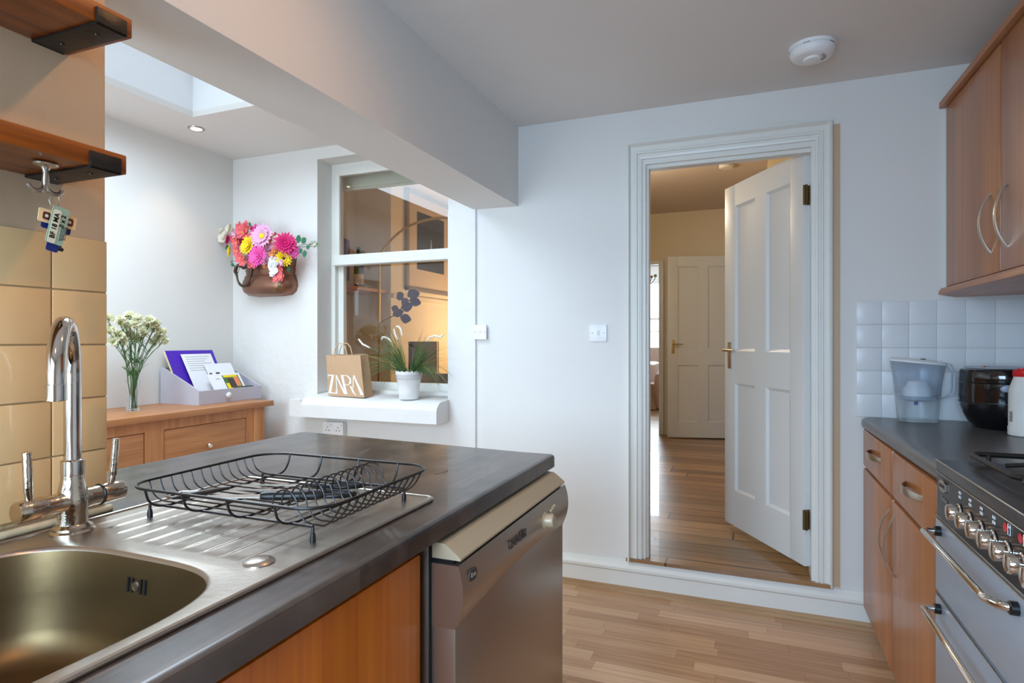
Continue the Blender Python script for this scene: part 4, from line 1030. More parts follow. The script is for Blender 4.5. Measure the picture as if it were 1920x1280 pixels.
for (a, b, y) in ((415, 437, 2.9), (423, 441, 2.88), (407, 448, 2.9), (430, 431, 2.9), (438, 434, 2.9), (418, 446, 2.88), (411, 440, 2.9), (434, 426, 2.92)):
    daisy(P(a, b, y), .026, 5, (rn.uniform(-.6, .2), -1, rn.uniform(-.2, .4)), 2, .8, .4, mat='ivory', cr=0)
for (a, b, y) in ((512, 487, 2.82), (517, 495, 2.82), (511, 501, 2.82), (516, 508, 2.82), (510, 493, 2.82), (520, 488, 2.82), (513, 513, 2.83)):
    daisy(P(a, b, y), .021, 6, (rn.uniform(-.4, .4), -1, rn.uniform(-.4, .2)), 2, .7, .4, mat='whitepetal', cr=0)
m = MB()
for (a, b), (c, d) in (((420, 446), (398, 434)), ((430, 455), (401, 450)), ((440, 490), (433, 491)), ((545, 466), (590, 462)), ((524, 520), (520, 545)), ((524, 535), (513, 549)), ((524, 535), (530, 546)), ((450, 500), (446, 512)), ((560, 462), (575, 458))):
    p0 = P(a, b, 2.87); p1 = P(c, d, 2.9); m.tube(bez(p0, (p0 + p1) / 2 + Vector((0, 0, .008)), p1, 6), .0018, 6)
for k in range(14):
    u0 = rn.uniform(430, 545); p1 = P(u0, rn.uniform(450, 485), 2.87); p0 = Vector((px + (p1.x - px) * .4, WB - .05, pz + .1)); m.tube(bez(p0, (p0 + p1) / 2, p1, 4), .003, 6)
obj('stems', m, 'stem', bo)
for (a, b, s_) in ((398, 433, .009), (402, 437, .008), (405, 444, .008), (434, 491, .007), (446, 511, .006)):
    obj('bud', MB().lathe([(0, -s_), (s_ * .7, 0), (0, s_)], P(a, b, 2.9), (0, 0, 1), 8), 'sepal', bo)
def leafm(c, d, up, ln, w_):
    m = MB(); c = Vector(c); d = Vector(d).normalized(); up = Vector(up); s_ = d.cross(up).normalized()
    vs = [c]; L_ = []; R_ = []; M_ = []
    for k in range(1, 7):
        f = k / 6; ww = w_ / 2 * math.sin(PI * min(.97, f)) ** .7
        M_.append(c + d * ln * f + up * -.06 * ln * math.sin(PI * f)); L_.append(c + d * ln * f + s_ * ww); R_.append(c + d * ln * f - s_ * ww)
    vs += M_ + L_ + R_; n = 6; fs = [(0, 7, 1), (0, 1, 13)]
    for k in range(5): fs += [(1 + k, 7 + k, 8 + k, 2 + k), (1 + k, 2 + k, 14 + k, 13 + k)]
    m.add(vs, fs); return m
for (a, b, dx, dz, ln, w_) in ((559, 456, .2, 1, .05, .04), (556, 459, -1, .3, .04, .038), (565, 455, 1, .6, .045, .04), (562, 465, .3, -.6, .038, .03), (571, 469, .1, -1, .042, .034), (574, 464, 1, .1, .03, .026), (432, 463, -1, -.1, .04, .03), (470, 425, -.4, 1, .03, .02), (440, 498, -.8, .3, .03, .024), (470, 470, 0, 1, .04, .03), (540, 500, .3, -1, .03, .03)):
    obj('leaf', leafm(P(a, b, 2.86), (dx, -.1, dz), (0, -1, 0), ln, w_), 'leaf', bo)
m = MB()
for c_, r_ in ((P(578, 459, 2.88), .024), (P(592, 460, 2.88), .026), (P(588, 455, 2.9), .02)):
    for k in range(22):
        d = Vector((rn.gauss(.3, 1), rn.gauss(-.3, .8), rn.gauss(.2, 1))).normalized(); petal(m, c_, d, d.orthogonal().normalized(), r_, r_ * .16)
obj('feathery_sprig', m, 'sepal', bo, smooth=0)

# ================================================================== WINDOW SILL
SZ = .917
bg_ = thing('paper_bag', 'brown kraft paper shopping bag with white lettering on the window sill', 'bag', (-2.26, 2.95, SZ))
bx0, bx1, by0, by1 = -2.335, -2.105, 2.895, 2.995
fz = SZ + .24
# front face verts bottom and top, slightly slumped
B = [(-2.349, 2.94, SZ), (-2.065, 2.90, SZ), (-2.080, 3.01, SZ), (-2.345, 3.03, SZ)]
T = [(-2.377, 2.955, fz), (-2.114, 2.93, fz + .002), (-2.100, 2.985, fz + .010), (-2.354, 2.99, fz + .004)]
m = MB(); n_ = 8
def lerp3(a, b, f): return tuple(Vector(a).lerp(Vector(b), f))
def face_grid(c0, c1, t0, t1, bulge, nrm):
    def fn(uu, vv):
        p = Vector(lerp3(lerp3(c0, c1, uu), lerp3(t0, t1, uu), vv)); f = math.sin(PI * uu) * math.sin(PI * vv)
        return tuple(p + Vector(nrm) * (bulge * f + .002 * math.sin(uu * 13 + vv * 9) * f))
    return fn
m.grid(face_grid(B[0], B[1], T[0], T[1], .006, (0, -1, 0)), 14, 14)
m.grid(face_grid(B[1], B[2], T[1], T[2], -.012, (1, 0, 0)), 8, 14)
m.grid(face_grid(B[2], B[3], T[2], T[3], .004, (0, 1, 0)), 8, 8)
m.grid(face_grid(B[3], B[0], T[3], T[0], -.01, (-1, 0, 0)), 8, 14)
m.add(B, [(0, 1, 2, 3)])
bb = obj('bag_body', m, 'kraft', bg_, smooth=50)
bb.modifiers.new('s', 'SOLIDIFY').thickness = -.0008
for (yo, dz_, xo) in ((0, 0, 0), (.05, .002, .015)):
    c = Vector((-2.265 + xo, 2.945 + yo * .6, fz - .04)); 
    p = [c + Vector((-.045, 0, 0)), c + Vector((-.047, 0, .05)), c + Vector((-.035, 0, .092)), c + Vector((-.012, 0, .112)), c + Vector((.012, 0, .112)), c + Vector((.034, 0, .09)), c + Vector((.046, 0, .05)), c + Vector((.052, 0, 0))]
    obj('cord_handle', MB().tube(p, .003, 8), 'kraft2', bg_)
# lettering Z A R A, tightly set tall serif letters
def bagpt(uu, vv, o=.0006):
    f = face_grid(B[0], B[1], T[0], T[1], .006, (0, -1, 0)); p = Vector(f(uu, vv)); return (p.x, p.y - .0012 - o, p.z)
def strokes(polys):
    m = MB()
    for q in polys:
        # subdivide each quad/strip along its length so that it follows the paper
        (a, b, c, d) = q
        for k in range(8):
            f0, f1 = k / 8, (k + 1) / 8
            la = lambda f: (a[0] + (d[0] - a[0]) * f, a[1] + (d[1] - a[1]) * f)
            lb = lambda f: (b[0] + (c[0] - b[0]) * f, b[1] + (c[1] - b[1]) * f)
            P4 = [la(f0), lb(f0), lb(f1), la(f1)]
            m.add([bagpt(*p) for p in P4] + [bagpt(p[0], p[1], 0) for p in P4], [(0, 1, 2, 3), (0, 4, 5, 1), (1, 5, 6, 2), (2, 6, 7, 3), (3, 7, 4, 0)])
    return m
yT, yB = .52, .06
LZ = [[(.02, yT), (.02, yT - .03), (.20, yT - .03), (.20, yT)], [(.15, yT), (.225, yT), (.085, yB), (.01, yB)], [(.01, yB + .03), (.01, yB), (.24, yB), (.24, yB + .02)], [(.02, yT), (.035, yT), (.03, yT - .09), (.02, yT - .09)], [(.225, yB + .0), (.24, yB), (.235, yB + .10), (.228, yB + .10)]]
LA = [[(.28, yT - .03), (.30, yT), (.53, yB), (.46, yB)], [(.275, yT), (.295, yT), (.275, yB), (.245, yB)]]
LR = [[(.42, yT), (.48, yT), (.56, yB), (.50, yB)], [(.42, yT), (.42, yT - .015), (.60, yT - .015), (.60, yT)], [(.60, yT), (.585, yT - .03), (.655, yT - .10), (.71, yT - .08)], [(.655, yT - .10), (.71, yT - .09), (.69, yT - .20), (.64, yT - .17)], [(.69, yT - .20), (.64, yT - .17), (.60, yT - .235), (.60, yT - .22)], [(.52, yT - .225), (.52, yT - .24), (.62, yT - .24), (.62, yT - .22)], [(.64, yT - .25), (.70, yT - .27), (.75, yB + .05), (.70, yB + .05)], [(.70, yB + .05), (.75, yB + .05), (.80, yB - .01), (.78, yB - .01)]]
LA2 = [[(.765, yT - .0), (.80, yT), (1.0, yB), (.915, yB)], [(.76, yT - .05), (.785, yT - .01), (.745, yT - .30), (.72, yT - .30)]]
for nm_, st_ in (('letter_z', LZ), ('letter_a', LA), ('letter_r', LR), ('letter_a', LA2)): obj(nm_, strokes(st_), 'white', bb, smooth=0)

pc = thing('potted_grass', 'potted ornamental grass with white flower spikes in a white pot on the window sill', 'potted plant', (-1.79, 2.935, SZ))
cx_, cy_ = -1.79, 2.935
seg = 48
prof = [(.0, 0), (.050, 0), (.054, .004), (.060, .05), (.066, .105), (.069, .108), (.075, .150)]
rings = []
for (r, h) in prof[1:]:
    rings.append([(cx_ + r * math.cos(2 * PI * k / seg), cy_ + r * math.sin(2 * PI * k / seg), SZ + h + ((.010 * abs(math.cos(PI * k / 3))) if h > .14 else 0)) for k in range(seg)])
for (r, h) in ((.071, .150), (.066, .108), (.062, .10)):
    rings.append([(cx_ + r * math.cos(2 * PI * k / seg), cy_ + r * math.sin(2 * PI * k / seg), SZ + h + ((.010 * abs(math.cos(PI * k / 3))) if h > .14 else 0)) for k in range(seg)])
m = MB(); m.loft(rings, True, (True, False))
ptb = obj('pot', m, 'pot', pc)
m = MB()
for j in range(4):
    for k in range(40):
        a = 2 * PI * (k + .5 * (j % 2)) / 40; h = .112 + .008 * j; r = .0665 + (.075 - .069) * (h - .108) / .042 + .003
        c = Vector((cx_ + r * math.cos(a), cy_ + r * math.sin(a), SZ + h)); m.lathe([(.0026, 0), (.0026, .0008)], c, (math.cos(a), math.sin(a), 0), 6)
obj('pierced_lace_band', m, 'lace', ptb)
obj('soil', MB().lathe([(0, .0), (.064, 0)], (cx_, cy_, SZ + .12), (0, 0, 1), 24), 'copperdark', pc)
rn = random.Random(5)
ctr = Vector((cx_, cy_, SZ + .12))
def blade(p0, d, ln, droop, w_):
    m = MB(); pts = []; p = Vector(p0); v = Vector(d).normalized(); n = 10
    for k in range(n + 1):
        pts.append(p.copy()); p = p + v * ln / n; v = (v + Vector((v.x * .02, v.y * .02, -droop / n))).normalized()
    return pts
m1 = MB(); m2 = MB()
for i in range(190):
    side = rn.choice((-1, 1)); a = rn.uniform(0, 6.28); r = rn.uniform(.005, .045)
    base = ctr + Vector((math.cos(a) * r * .7 + side * .022, math.sin(a) * r * .6, 0))
    lean = rn.uniform(.15, 1.15); d = Vector((side * lean * rn.uniform(.5, 1.2), rn.uniform(-.55, .12) * lean, 1.0))
    ln = rn.uniform(.15, .34); droop = rn.uniform(.5, 2.6) * lean + .2
    pts = blade(base, d, ln, droop, .004)
    pts = [Vector((q.x, min(q.y, 3.085), max(q.z, SZ + .012) if q.y > 2.85 else q.z)) for q in pts]
    w_ = rn.uniform(.0022, .0038)
    (m2 if rn.random() < .22 else m1).tube(pts, [w_ * .8] + [w_] * 6 + [w_ * .8, w_ * .55, w_ * .35, .0003], 5, flat=.22)
tag_ = obj('grass_blades', m1, 'blade', pc); tag_['kind'] = 'stuff'
tag_ = obj('pale_grass_blades', m2, 'blade2', pc); tag_['kind'] = 'stuff'
def Q(u_, v_, y=2.93): return onwall(u_, v_, y)
for P_ in ([(672, 635), (680, 645), (694, 652)], [(716, 637), (717, 632), (723, 632), (730, 636), (735, 641)], [(739, 616), (741, 626), (746, 637)], [(743, 612), (748, 612), (752, 618), (754, 630)], [(800, 640), (806, 632), (816, 629), (826, 632), (832, 625)]):
    pts = [Q(a, b) for a, b in P_]
    sp_ = []
    for i in range(len(pts) - 1): sp_ += [pts[i].lerp(pts[i + 1], k / 4) for k in range(4)]
    sp_.append(pts[-1]); n = len(sp_)
    fs_ = obj('flower_spike', MB().tube(sp_, [.0025] + [.0052] * (n - 2) + [.002], 8), 'spike', pc)
    obj('flower_stalk', MB().tube(bez(ctr + Vector((0, -.01, 0)), (ctr + pts[-1 if P_[0][0] < 740 else 0]) / 2 + Vector((0, 0, .05)), pts[-1] if P_[0][0] < 742 else pts[0], 8), .0011, 6), 'stem', fs_)

# roller blind behind the window glass
rb = thing('roller_blind', 'cream roller blind rolled up behind the top of the window, with bead chain', 'blind', (-2.0, 3.3, 2.2))
obj('blind_fabric', MB().box(-2.478, -1.55, 3.266, 3.27, 2.235, 2.42).tube([(-2.478, 3.268, 2.235), (-1.55, 3.268, 2.225)], .009, 10), 'blind', rb)
obj('blind_roll', MB().tube([(-2.40, 3.29, 2.44), (-1.55, 3.29, 2.44)], .03, 16), 'blind', rb)
m = MB(); 
for k in range(110): m.lathe([(0, -.0026), (.0026, 0), (0, .0026)], (-2.455, 3.250, 2.2 - k * .0112), (0, 0, 1), 5)
m.tube([(-2.455, 3.250, 2.21), (-2.455, 3.250, .96)], .0007, 4)
ch_ = obj('bead_chain', m, 'greycord', rb, smooth=0); ch_['kind'] = 'stuff'

# ================================================================== SWITCHES AND SOCKETS
def plate(name, label, cat, x, z, w_, h_, kind, y=WB):
    t = thing(name, label, cat, (x, y, z))
    obj('face_plate', MB().box(x - w_ / 2, x + w_ / 2, y - .009, y, z - h_ / 2, z + h_ / 2, .0025), 'white', t)
    if kind == 'switch':
        obj('rocker', MB().prism([(y - .0088, z - .013), (y - .013, z + .0), (y - .011, z + .013), (y - .0088, z + .013)], x - .006, x + .006, 'x'), 'offwhite', t)
        for s in (-1, 1): obj('screw', MB().lathe([(.0028, 0), (.0024, .001), (0, .001)], (x + s * .030, y - .009, z), (0, -1, 0), 10), 'smudge', t)
    return t
plate('light_switch', 'single white light switch on the wall nearest the door', 'light switch', -.7185, 1.283, .086, .086, 'switch')
t = plate('fused_switch', 'white fused switch plate beside the vertical join left of the light switch', 'switch', -1.372, 1.291, .078, .08, 'none', WB - .012)
obj('fuse_rocker', MB().box(-1.385, -1.362, WB - .0235, WB - .0205, 1.287, 1.302, .001), 'offwhite', t)
for s in (-1, 1): obj('screw', MB().lathe([(.0028, 0), (.0024, .001), (0, .001)], (-1.372 + s * .029, WB - .021, 1.291), (0, -1, 0), 10), 'smudge', t)
t = thing('wall_socket', 'white double power socket under the window sill', 'socket', (-2.33, WB, .71))
obj('back_box', MB().box(-2.405, -2.262, WB - .03, WB, .672, .753, .003), 'white', t)
obj('face_plate', MB().box(-2.408, -2.26, WB - .039, WB - .03, .668, .756, .003), 'white', t)
for sx_ in (-2.372, -2.296):
    m = MB()
    for dx, dz in ((0, .014), (-.011, -.004), (.011, -.004)): m.box(sx_ + dx - .0022, sx_ + dx + .0022, WB - .0396, WB - .0385, .71 + dz - .004, .71 + dz + .004)
    obj('pin_holes', m, 'ink2', t)
    obj('rocker', MB().box(sx_ + .024 - .004, sx_ + .024 + .005, WB - .0425, WB - .038, .73, .745, .001), 'offwhite', t)

# smoke alarm on the kitchen ceiling
sm = thing('smoke_alarm', 'round white smoke alarm on the kitchen ceiling', 'smoke alarm', (.222, 2.60, ZC))
sc_ = (.222, 2.60, ZC)
obj('mounting_base', MB().lathe([(.083, 0), (.083, -.012), (.080, -.014)], sc_, (0, 0, 1), 40), 'white', sm)
obj('cover', MB().lathe([(.080, -.0145), (.082, -.018), (.080, -.030), (.070, -.044), (.060, -.047), (.032, -.048), (.031, -.053), (.028, -.056), (0, -.057)], sc_, (0, 0, 1), 40), 'white', sm)
m = MB()
for k in range(9):
    a = 2.2 + k * .16; m.box(-.0015, .0015, .036, .048, -.0482, -.0475); 
    Mx = Matrix.Translation(Vector(sc_)) @ Matrix.Rotation(a + 1.8, 4, 'Z'); m.xf(Mx, len(m.v) - 8)
obj('vent_slots', m, 'smudge', sm)
m = MB()
for k in range(5):
    a = k * 1.2566 + .3; m.box(-.012, .012, .0795, .0815, -.0145, -.0115); m.xf(Matrix.Translation(Vector(sc_)) @ Matrix.Rotation(a, 4, 'Z'), len(m.v) - 8)
obj('base_notches', m, 'smudge', sm)
sm2 = thing('smoke_alarm', 'cream round smoke alarm on the hall ceiling beyond the door', 'smoke alarm', (-.19, 5.35, ZH))
obj('cover', MB().lathe([(.06, 0), (.06, -.02), (.05, -.03), (0, -.032)], (-.19, 5.35, ZH), (0, 0, 1), 24), 'offwhite', sm2)

# ================================================================== RIGHT-HAND RUN
CF = .45
def bow(p0, p1, out, depth, width, thick, n=14):
    # flat arched handle from p0 to p1
    p0, p1, out = Vector(p0), Vector(p1), Vector(out); ax = (p1 - p0).normalized(); sd = ax.cross(out).normalized(); rings = []
    for k in range(n + 1):
        f = k / n; c = p0.lerp(p1, f) + out * depth * math.sin(PI * f) ** .8
        t = ((p1 - p0) + out * depth * PI * math.cos(PI * f)).normalized(); nn = sd.cross(t).normalized(); w_ = width * (.65 + .35 * math.sin(PI * f)) / 2
        rings.append([c + sd * a * w_ + nn * b * thick / 2 for a, b in ((-1, -.6), (-.6, -1), (.6, -1), (1, -.6), (1, .6), (.6, 1), (-.6, 1), (-1, .6))])
    return MB().loft(rings, True, (True, True))
rw = thing('kitchen_worktop', 'dark slate worktop along the right wall under the rice cooker', 'worktop', (.75, 2.5, .87))
m = MB(); 
m.prism([(.50, 1.865), (.49, 2.90), (.49, WB - .009), (XR - .008, WB - .009), (XR - .008, 1.865)][::-1], .872, WT)
obj('worktop_slab', m, 'slate_top', rw)
path_ = [(.479, 1.866), (.4625, 2.88), (.463, 2.93), (.467, 2.96), (.480, WB - .012)]; rings = []
for i, (x, y) in enumerate(path_):
    q0, q1 = path_[max(i - 1, 0)], path_[min(i + 1, len(path_) - 1)]; tn = Vector((q1[0] - q0[0], q1[1] - q0[1], 0)).normalized(); on = Vector((-tn.y, tn.x, 0))
    rings.append([(x + on.x * d, y + on.y * d, WT + h) for d, h in ((-.03, -.0395), (.016, -.0395), (.023, -.033), (.025, -.022), (.024, -.010), (.018, -.003), (.008, .0005), (-.03, .0005))])
m = MB(); m.loft(rings, True, (True, True)); obj('front_edge', m, 'slate_top', rw)

bc = thing('base_cabinet', 'beech base cabinet with two drawers and two doors between the wall and the cooker', 'cabinet', (.75, 2.42, 0))
obj('body', MB().box(CF + .02, XR - .002, 1.867, WB - .03, .09, .87), 'beech', bc)
obj('plinth', MB().box(CF + .055, CF + .07, 1.867, WB - .03, 0, .09), 'smudge', bc)
for (y0, y1, hy_) in ((2.402, 2.968, 2.69), (1.869, 2.396, 2.10)):
    d_ = obj('drawer_front', MB().box(CF, CF + .02, y0, y1, .708, .866, .009), 'beech', bc)
    obj('bow_handle', bow((CF + .002, hy_ + .10, .797), (CF + .002, hy_ - .10, .797), (-1, 0, 0), .030, .024, .005), 'nickel', d_)
for (y0, y1, hy_) in ((2.402, 2.968, 2.44), (1.869, 2.396, 2.355)):
    d_ = obj('door', MB().box(CF, CF + .02, y0, y1, .098, .698, .009), 'beech', bc)
    obj('bow_handle', bow((CF + .002, hy_, .655), (CF + .002, hy_, .445), (-1, 0, 0), .034, .016, .005), 'nickel', d_)

# wall cabinet
UF = .75
wc = thing('wall_cabinet', 'beech wall cabinet with bow handles above the rice cooker', 'cabinet', (.9, 2.4, 1.46))
obj('body', MB().box(UF + .021, XR - .002, 1.30, WB - .02, 1.462, 2.215), 'beech', wc)
m = MB(); m.prism([(UF - .018, 2.212), (UF - .018, 2.236), (UF - .01, 2.242), (XR - .002, 2.242), (XR - .002, 2.212)], 1.3, WB + 0.0 - .002, 'y')
obj('cornice', m, 'beech_h', wc)
obj('end_filler', MB().box(UF + .004, UF + .03, WB - .02, WB - .002, 1.462, 2.21), 'gloss', wc)
obj('light_pelmet', MB().prism([(UF - .02, 1.436), (UF - .02, 1.448), (UF - .012, 1.461), (XR - .002, 1.461), (XR - .002, 1.43), (UF + .04, 1.424)], 1.3, WB - .002, 'y'), 'beech_h', wc)
for (y0, y1, hy_) in ((2.396, 2.975, 2.475), (1.80, 2.390, 2.335)):
    d_ = obj('door', MB().box(UF, UF + .02, y0, y1, 1.466, 2.207, .008), 'beech', wc)
    obj('bow_handle', bow((UF + .002, hy_, 1.738), (UF + .002, hy_, 1.535), (-1, 0, 0), .036, .015, .006), 'nickel', d_)
d_ = obj('door', MB().box(UF, UF + .02, 1.32, 1.79, 1.80, 2.207, .008), 'beech', wc)

# cooker
ck = thing('gas_cooker', 'grey freestanding gas cooker with chrome knobs and handles at the right edge', 'cooker', (.75, 1.56, 0))
cy0, cy1 = 1.20, 1.862
obj('body', MB().box(CF + .012, XR - .01, cy0, cy1, .04, .905), 'ovensteel', ck)
m = MB(); m.box(CF - .002, XR - .01, cy0, cy1, .905, .934, .004)
ht = obj('hob_top', m, 'hob', ck)
obj('hob_edge_strip', MB().tube([(CF - .003, cy0, .9345), (CF - .003, cy1, .9345)], .0016, 6), 'nickel', ck)
# burner wells: sunken pan, pan supports, burners
obj('hob_pan', MB().prism([(a, b) for a, b, _ in rrect(.505, 1.03, 1.22, 1.845, .03, 0)], .930, .9352), 'hobpan', ht)
for (bx, by) in ((.66, 1.68), (.90, 1.68), (.66, 1.36), (.90, 1.36)):
    b_ = obj('burner', MB().lathe([(.05, 0), (.05, .008), (.036, .010), (.036, .018), (.030, .021), (0, .022)], (bx, by, .935), (0, 0, 1), 28), 'iron', ht)
for (y0, y1) in ((1.54, 1.838), (1.235, 1.525)):
    m = MB(); m.tube(rrect(.512, 1.02, y0, y1, .03, .957, 6), .0065, 8, closed=True)
    for bx in (.66, .90):
        yc = (y0 + y1) / 2
        for dx, dy in ((1, 0), (-1, 0), (0, 1), (0, -1)):
            m.tube([(bx + dx * .03, yc + dy * .03, .965), (bx + dx * .07, yc + dy * .07, .963), (bx + dx * .12, yc + dy * .135, .957)], .005, 8)
    m.tube([(.78, y0, .957), (.78, y1, .957)], .0065, 8)
    for (xx, yy) in ((.55, y0 + .01), (1.0, y0 + .01), (.55, y1 - .01), (1.0, y1 - .01)): m.tube([(xx, yy, .936), (xx, yy, .957)], .005, 8)
    obj('pan_support', m, 'iron', ck)
cpn = obj('control_panel', MB().prism([(CF - .001, .792), (CF + .001, .902), (CF + .03, .902), (CF + .03, .792)], cy0, cy1 - .002, 'y'), 'panel', ck)
for z in (.9035, .7905): obj('panel_trim', MB().tube([(CF - .001, cy0, z), (CF - .001, cy1 - .002, z)], .0015, 6), 'nickel', cpn)
ys = [1.677 - .07 * i for i in range(7)]
for y in ys:
    k_ = obj('control_knob', MB().lathe([(.0215, 0), (.0215, .002), (.0185, .004), (.018, .022), (.0165, .0245), (.008, .0258), (0, .026)], (CF - .001, y, .843), (-1, 0, 0), 32), 'chrome', ck)
for i, y in enumerate(ys[:4]):
    m = MB()
    for a, b in ((0, 0), (0, 1), (1, 0), (1, 1)):
        c = Vector((CF - .0005, y - .006 + a * .009, .880 + b * .010))
        if (a, b) == ((1, 0), (1, 1), (0, 1), (0, 0))[i]: m.lathe([(0, .0006), (.0035, .0006), (.0035, 0)], c, (-1, 0, 0), 12)
        else: m.tube([c + Vector((-.0003, .0032 * math.cos(t_), .0032 * math.sin(t_))) for t_ in [2 * PI * j / 10 for j in range(10)]], .0005, 4, closed=True)
    obj('burner_symbol', m, 'white', cpn)
for y in ys[4:6]:
    obj('oven_badge', MB().lathe([(0, .0006), (.009, .0006), (.009, 0)], (CF - .0005, y + .012, .887), (-1, 0, 0), 20), 'red', cpn)
    m = MB().tube([(CF - .001, y - .014, .878), (CF - .001, y - .002, .878), (CF - .001, y - .002, .898), (CF - .001, y - .014, .898)], .0006, 4, closed=True).box(CF - .0012, CF, y - .014, y - .002, .891, .894)
    obj('oven_symbol', m, 'white', cpn)
m = MB(); m.prism([(1.828, .868), (1.828, .886), (1.815, .892), (1.792, .892), (1.777, .886), (1.777, .868), (1.792, .862), (1.815, .862)], CF - .004, CF, 'x')
bdg = obj('maker_badge', m, 'nickel', cpn)
text('badge_lettering', 'LEISURE', .011, frame_M((CF - .0045, 1.8025, .877), (0, -1, 0), (0, 0, 1)), 'ink2', bdg, bold=.0003)
text('panel_lettering', 'Cuisine', .017, frame_M((CF - .0015, 1.795, .845), (0, -1, 0), (0, 0, 1)), 'smudge', cpn, shear=.3)
for (z0, z1, hz) in ((.60, .786, .760), (.12, .592, .563)):
    d_ = obj('oven_door', MB().box(CF - .004, CF + .012, cy0 + .002, cy1 - .002, z0, z1, .003), 'ovensteel', ck)
    e_ = 1.34
    p = [(CF - .004, 1.815, hz), (CF - .022, 1.815, hz)] + bez((CF - .03, 1.815, hz), (CF - .042, 1.813, hz), (CF - .043, 1.80, hz), 4) + [(CF - .043, 1.40, hz)] + bez((CF - .043, 1.39, hz), (CF - .043, 1.36, hz), (CF - .025, 1.345, hz), 6) + [(CF - .004, e_, hz)]
    if hz < .6: p = [(CF - .004, 1.815, hz), (CF - .022, 1.815, hz)] + bez((CF - .03, 1.815, hz), (CF - .042, 1.813, hz), (CF - .043, 1.80, hz), 4) + [(CF - .043, 1.26, hz), (CF - .03, 1.245, hz), (CF - .004, 1.24, hz)]
    h_ = obj('door_handle', MB().tube(p, .0078, 16), 'chrome', d_)
    for yy in (1.815, e_ if hz > .6 else 1.24):
        obj('handle_mount', MB().lathe([(.0125, 0), (.0125, .012), (.0105, .014), (.0078, .014)], (CF - .004, yy, hz), (-1, 0, 0), 18), 'black', h_)
    obj('door_edge_trim', MB().tube([(CF - .004, cy0 + .002, z1 - .001), (CF - .004, cy1 - .002, z1 - .001)], .0022, 6), 'nickel', d_)

# ---- water filter jug
jx, jy = .634, 2.90
jg = thing('water_filter_jug', 'clear plastic water filter jug with blue-tinted hopper on the worktop', 'water jug', (jx, jy, WT), 0)
def ovr(a, b, z, dx=0, n=40): return [(jx + dx + a * math.cos(2 * PI * k / n), jy + b * math.sin(2 * PI * k / n), WT + z) for k in range(n)]
m = MB(); O = [ovr(.070, .048, .002), ovr(.073, .050, .006), ovr(.076, .053, .05), ovr(.080, .056, .108)]
I = [ovr(.078, .054, .108), ovr(.074, .051, .05), ovr(.071, .048, .010), ovr(.05, .03, .008)]
m.loft(O + I, True, (True, True)); obj('jug_body', m, 'jugclear', jg)
m = MB()
def ovs(a, b, z, sl, dx=0, n=40): return [(jx + dx + a * math.cos(2 * PI * k / n), jy + b * math.sin(2 * PI * k / n), WT + z - sl * (math.cos(2 * PI * k / n) * a)) for k in range(n)]
m.loft([ovr(.080, .056, .109), ovs(.086, .060, .17, .02), ovs(.097, .066, .243, .10), ovs(.095, .064, .243, .10), ovs(.084, .058, .17, .02), ovr(.078, .054, .109)], True)
obj('hopper', m, 'jug', jg)
m = MB(); m.loft([ovs(.040, .032, .10, 0), ovs(.050, .038, .104, 0), ovs(.052, .040, .135, 0), ovs(.040, .034, .148, 0), ovs(.034, .03, .165, 0), ovs(.02, .018, .172, 0)], True, (True, True)); obj('filter_cartridge', m, 'white', jg)
m = MB(); m.loft([ovs(.070, .05, .106, 0), ovs(.066, .048, .092, 0), ovs(.030, .026, .084, 0)], True, (True, True)); obj('hopper_base', m, 'funnel', jg)
obj('outlet', MB().lathe([(.007, 0), (.007, -.014), (.005, -.016), (0, -.016)], (jx - .01, jy - .02, WT + .086), (0, 0, 1), 14), 'blue', jg)
m = MB(); m.loft([ovs(.099, .068, .240, .10), ovs(.100, .069, .246, .10), ovs(.09, .06, .252, .10), ovs(.03, .02, .256, .10)], True, (True, True)); obj('lid', m, 'white', jg)
obj('lid_tab', MB().box(jx + .012, jx + .026, jy - .012, jy + .012, WT + .252, WT + .258, .002), 'ink2', jg)
m = MB(); p = [(jx + .088, jy - .01, WT + .238), (jx + .108, jy - .015, WT + .232), (jx + .118, jy - .018, WT + .20), (jx + .118, jy - .018, WT + .14), (jx + .112, jy - .016, WT + .118), (jx + .078, jy - .01, WT + .103)]
m.tube(p, [.010, .011, .010, .010, .010, .010], 12, flat=.6); obj('handle', m, 'jug', jg)

# ---- rice cooker
rx, ry = .885, 2.80
rc = thing('rice_cooker', 'black round rice cooker behind the red-capped bottle', 'rice cooker', (rx, ry, WT))
Rr = .135
m = MB().lathe([(.085, 0), (.092, .004), (.108, .025), (.124, .055), (.133, .085), (Rr, .11), (Rr, .172)], (rx, ry, WT), (0, 0, 1), 56); obj('body', m, 'blackgloss', rc)
obj('body_seam', MB().lathe([(Rr + .0006, .098), (Rr + .001, .100), (Rr + .0006, .102)], (rx, ry, WT), (0, 0, 1), 56, cap=False), 'black', rc)
m = MB().lathe([(Rr, .174), (Rr + .001, .176), (Rr - .002, .212), (Rr - .006, .222), (Rr - .014, .226), (.10, .228)], (rx, ry, WT), (0, 0, 1), 56); ld = obj('lid', m, 'blackgloss', rc)
obj('lid_top', MB().lathe([(.118, .2275), (.116, .231), (.06, .234), (0, .2345)], (rx, ry, WT), (0, 0, 1), 48), 'ovensteel', ld)
obj('steam_vent', MB().lathe([(.014, .231), (.012, .237), (0, .238)], (rx - .07, ry - .04, WT), (0, 0, 1), 18), 'chrome', ld)
obj('latch', MB().lathe([(.0, .006), (.010, .005), (.013, 0)], (rx - .03 , ry - Rr - .002, WT + .158), (-.2, -1, 0), 20, sx=1.5), 'funnel', rc)

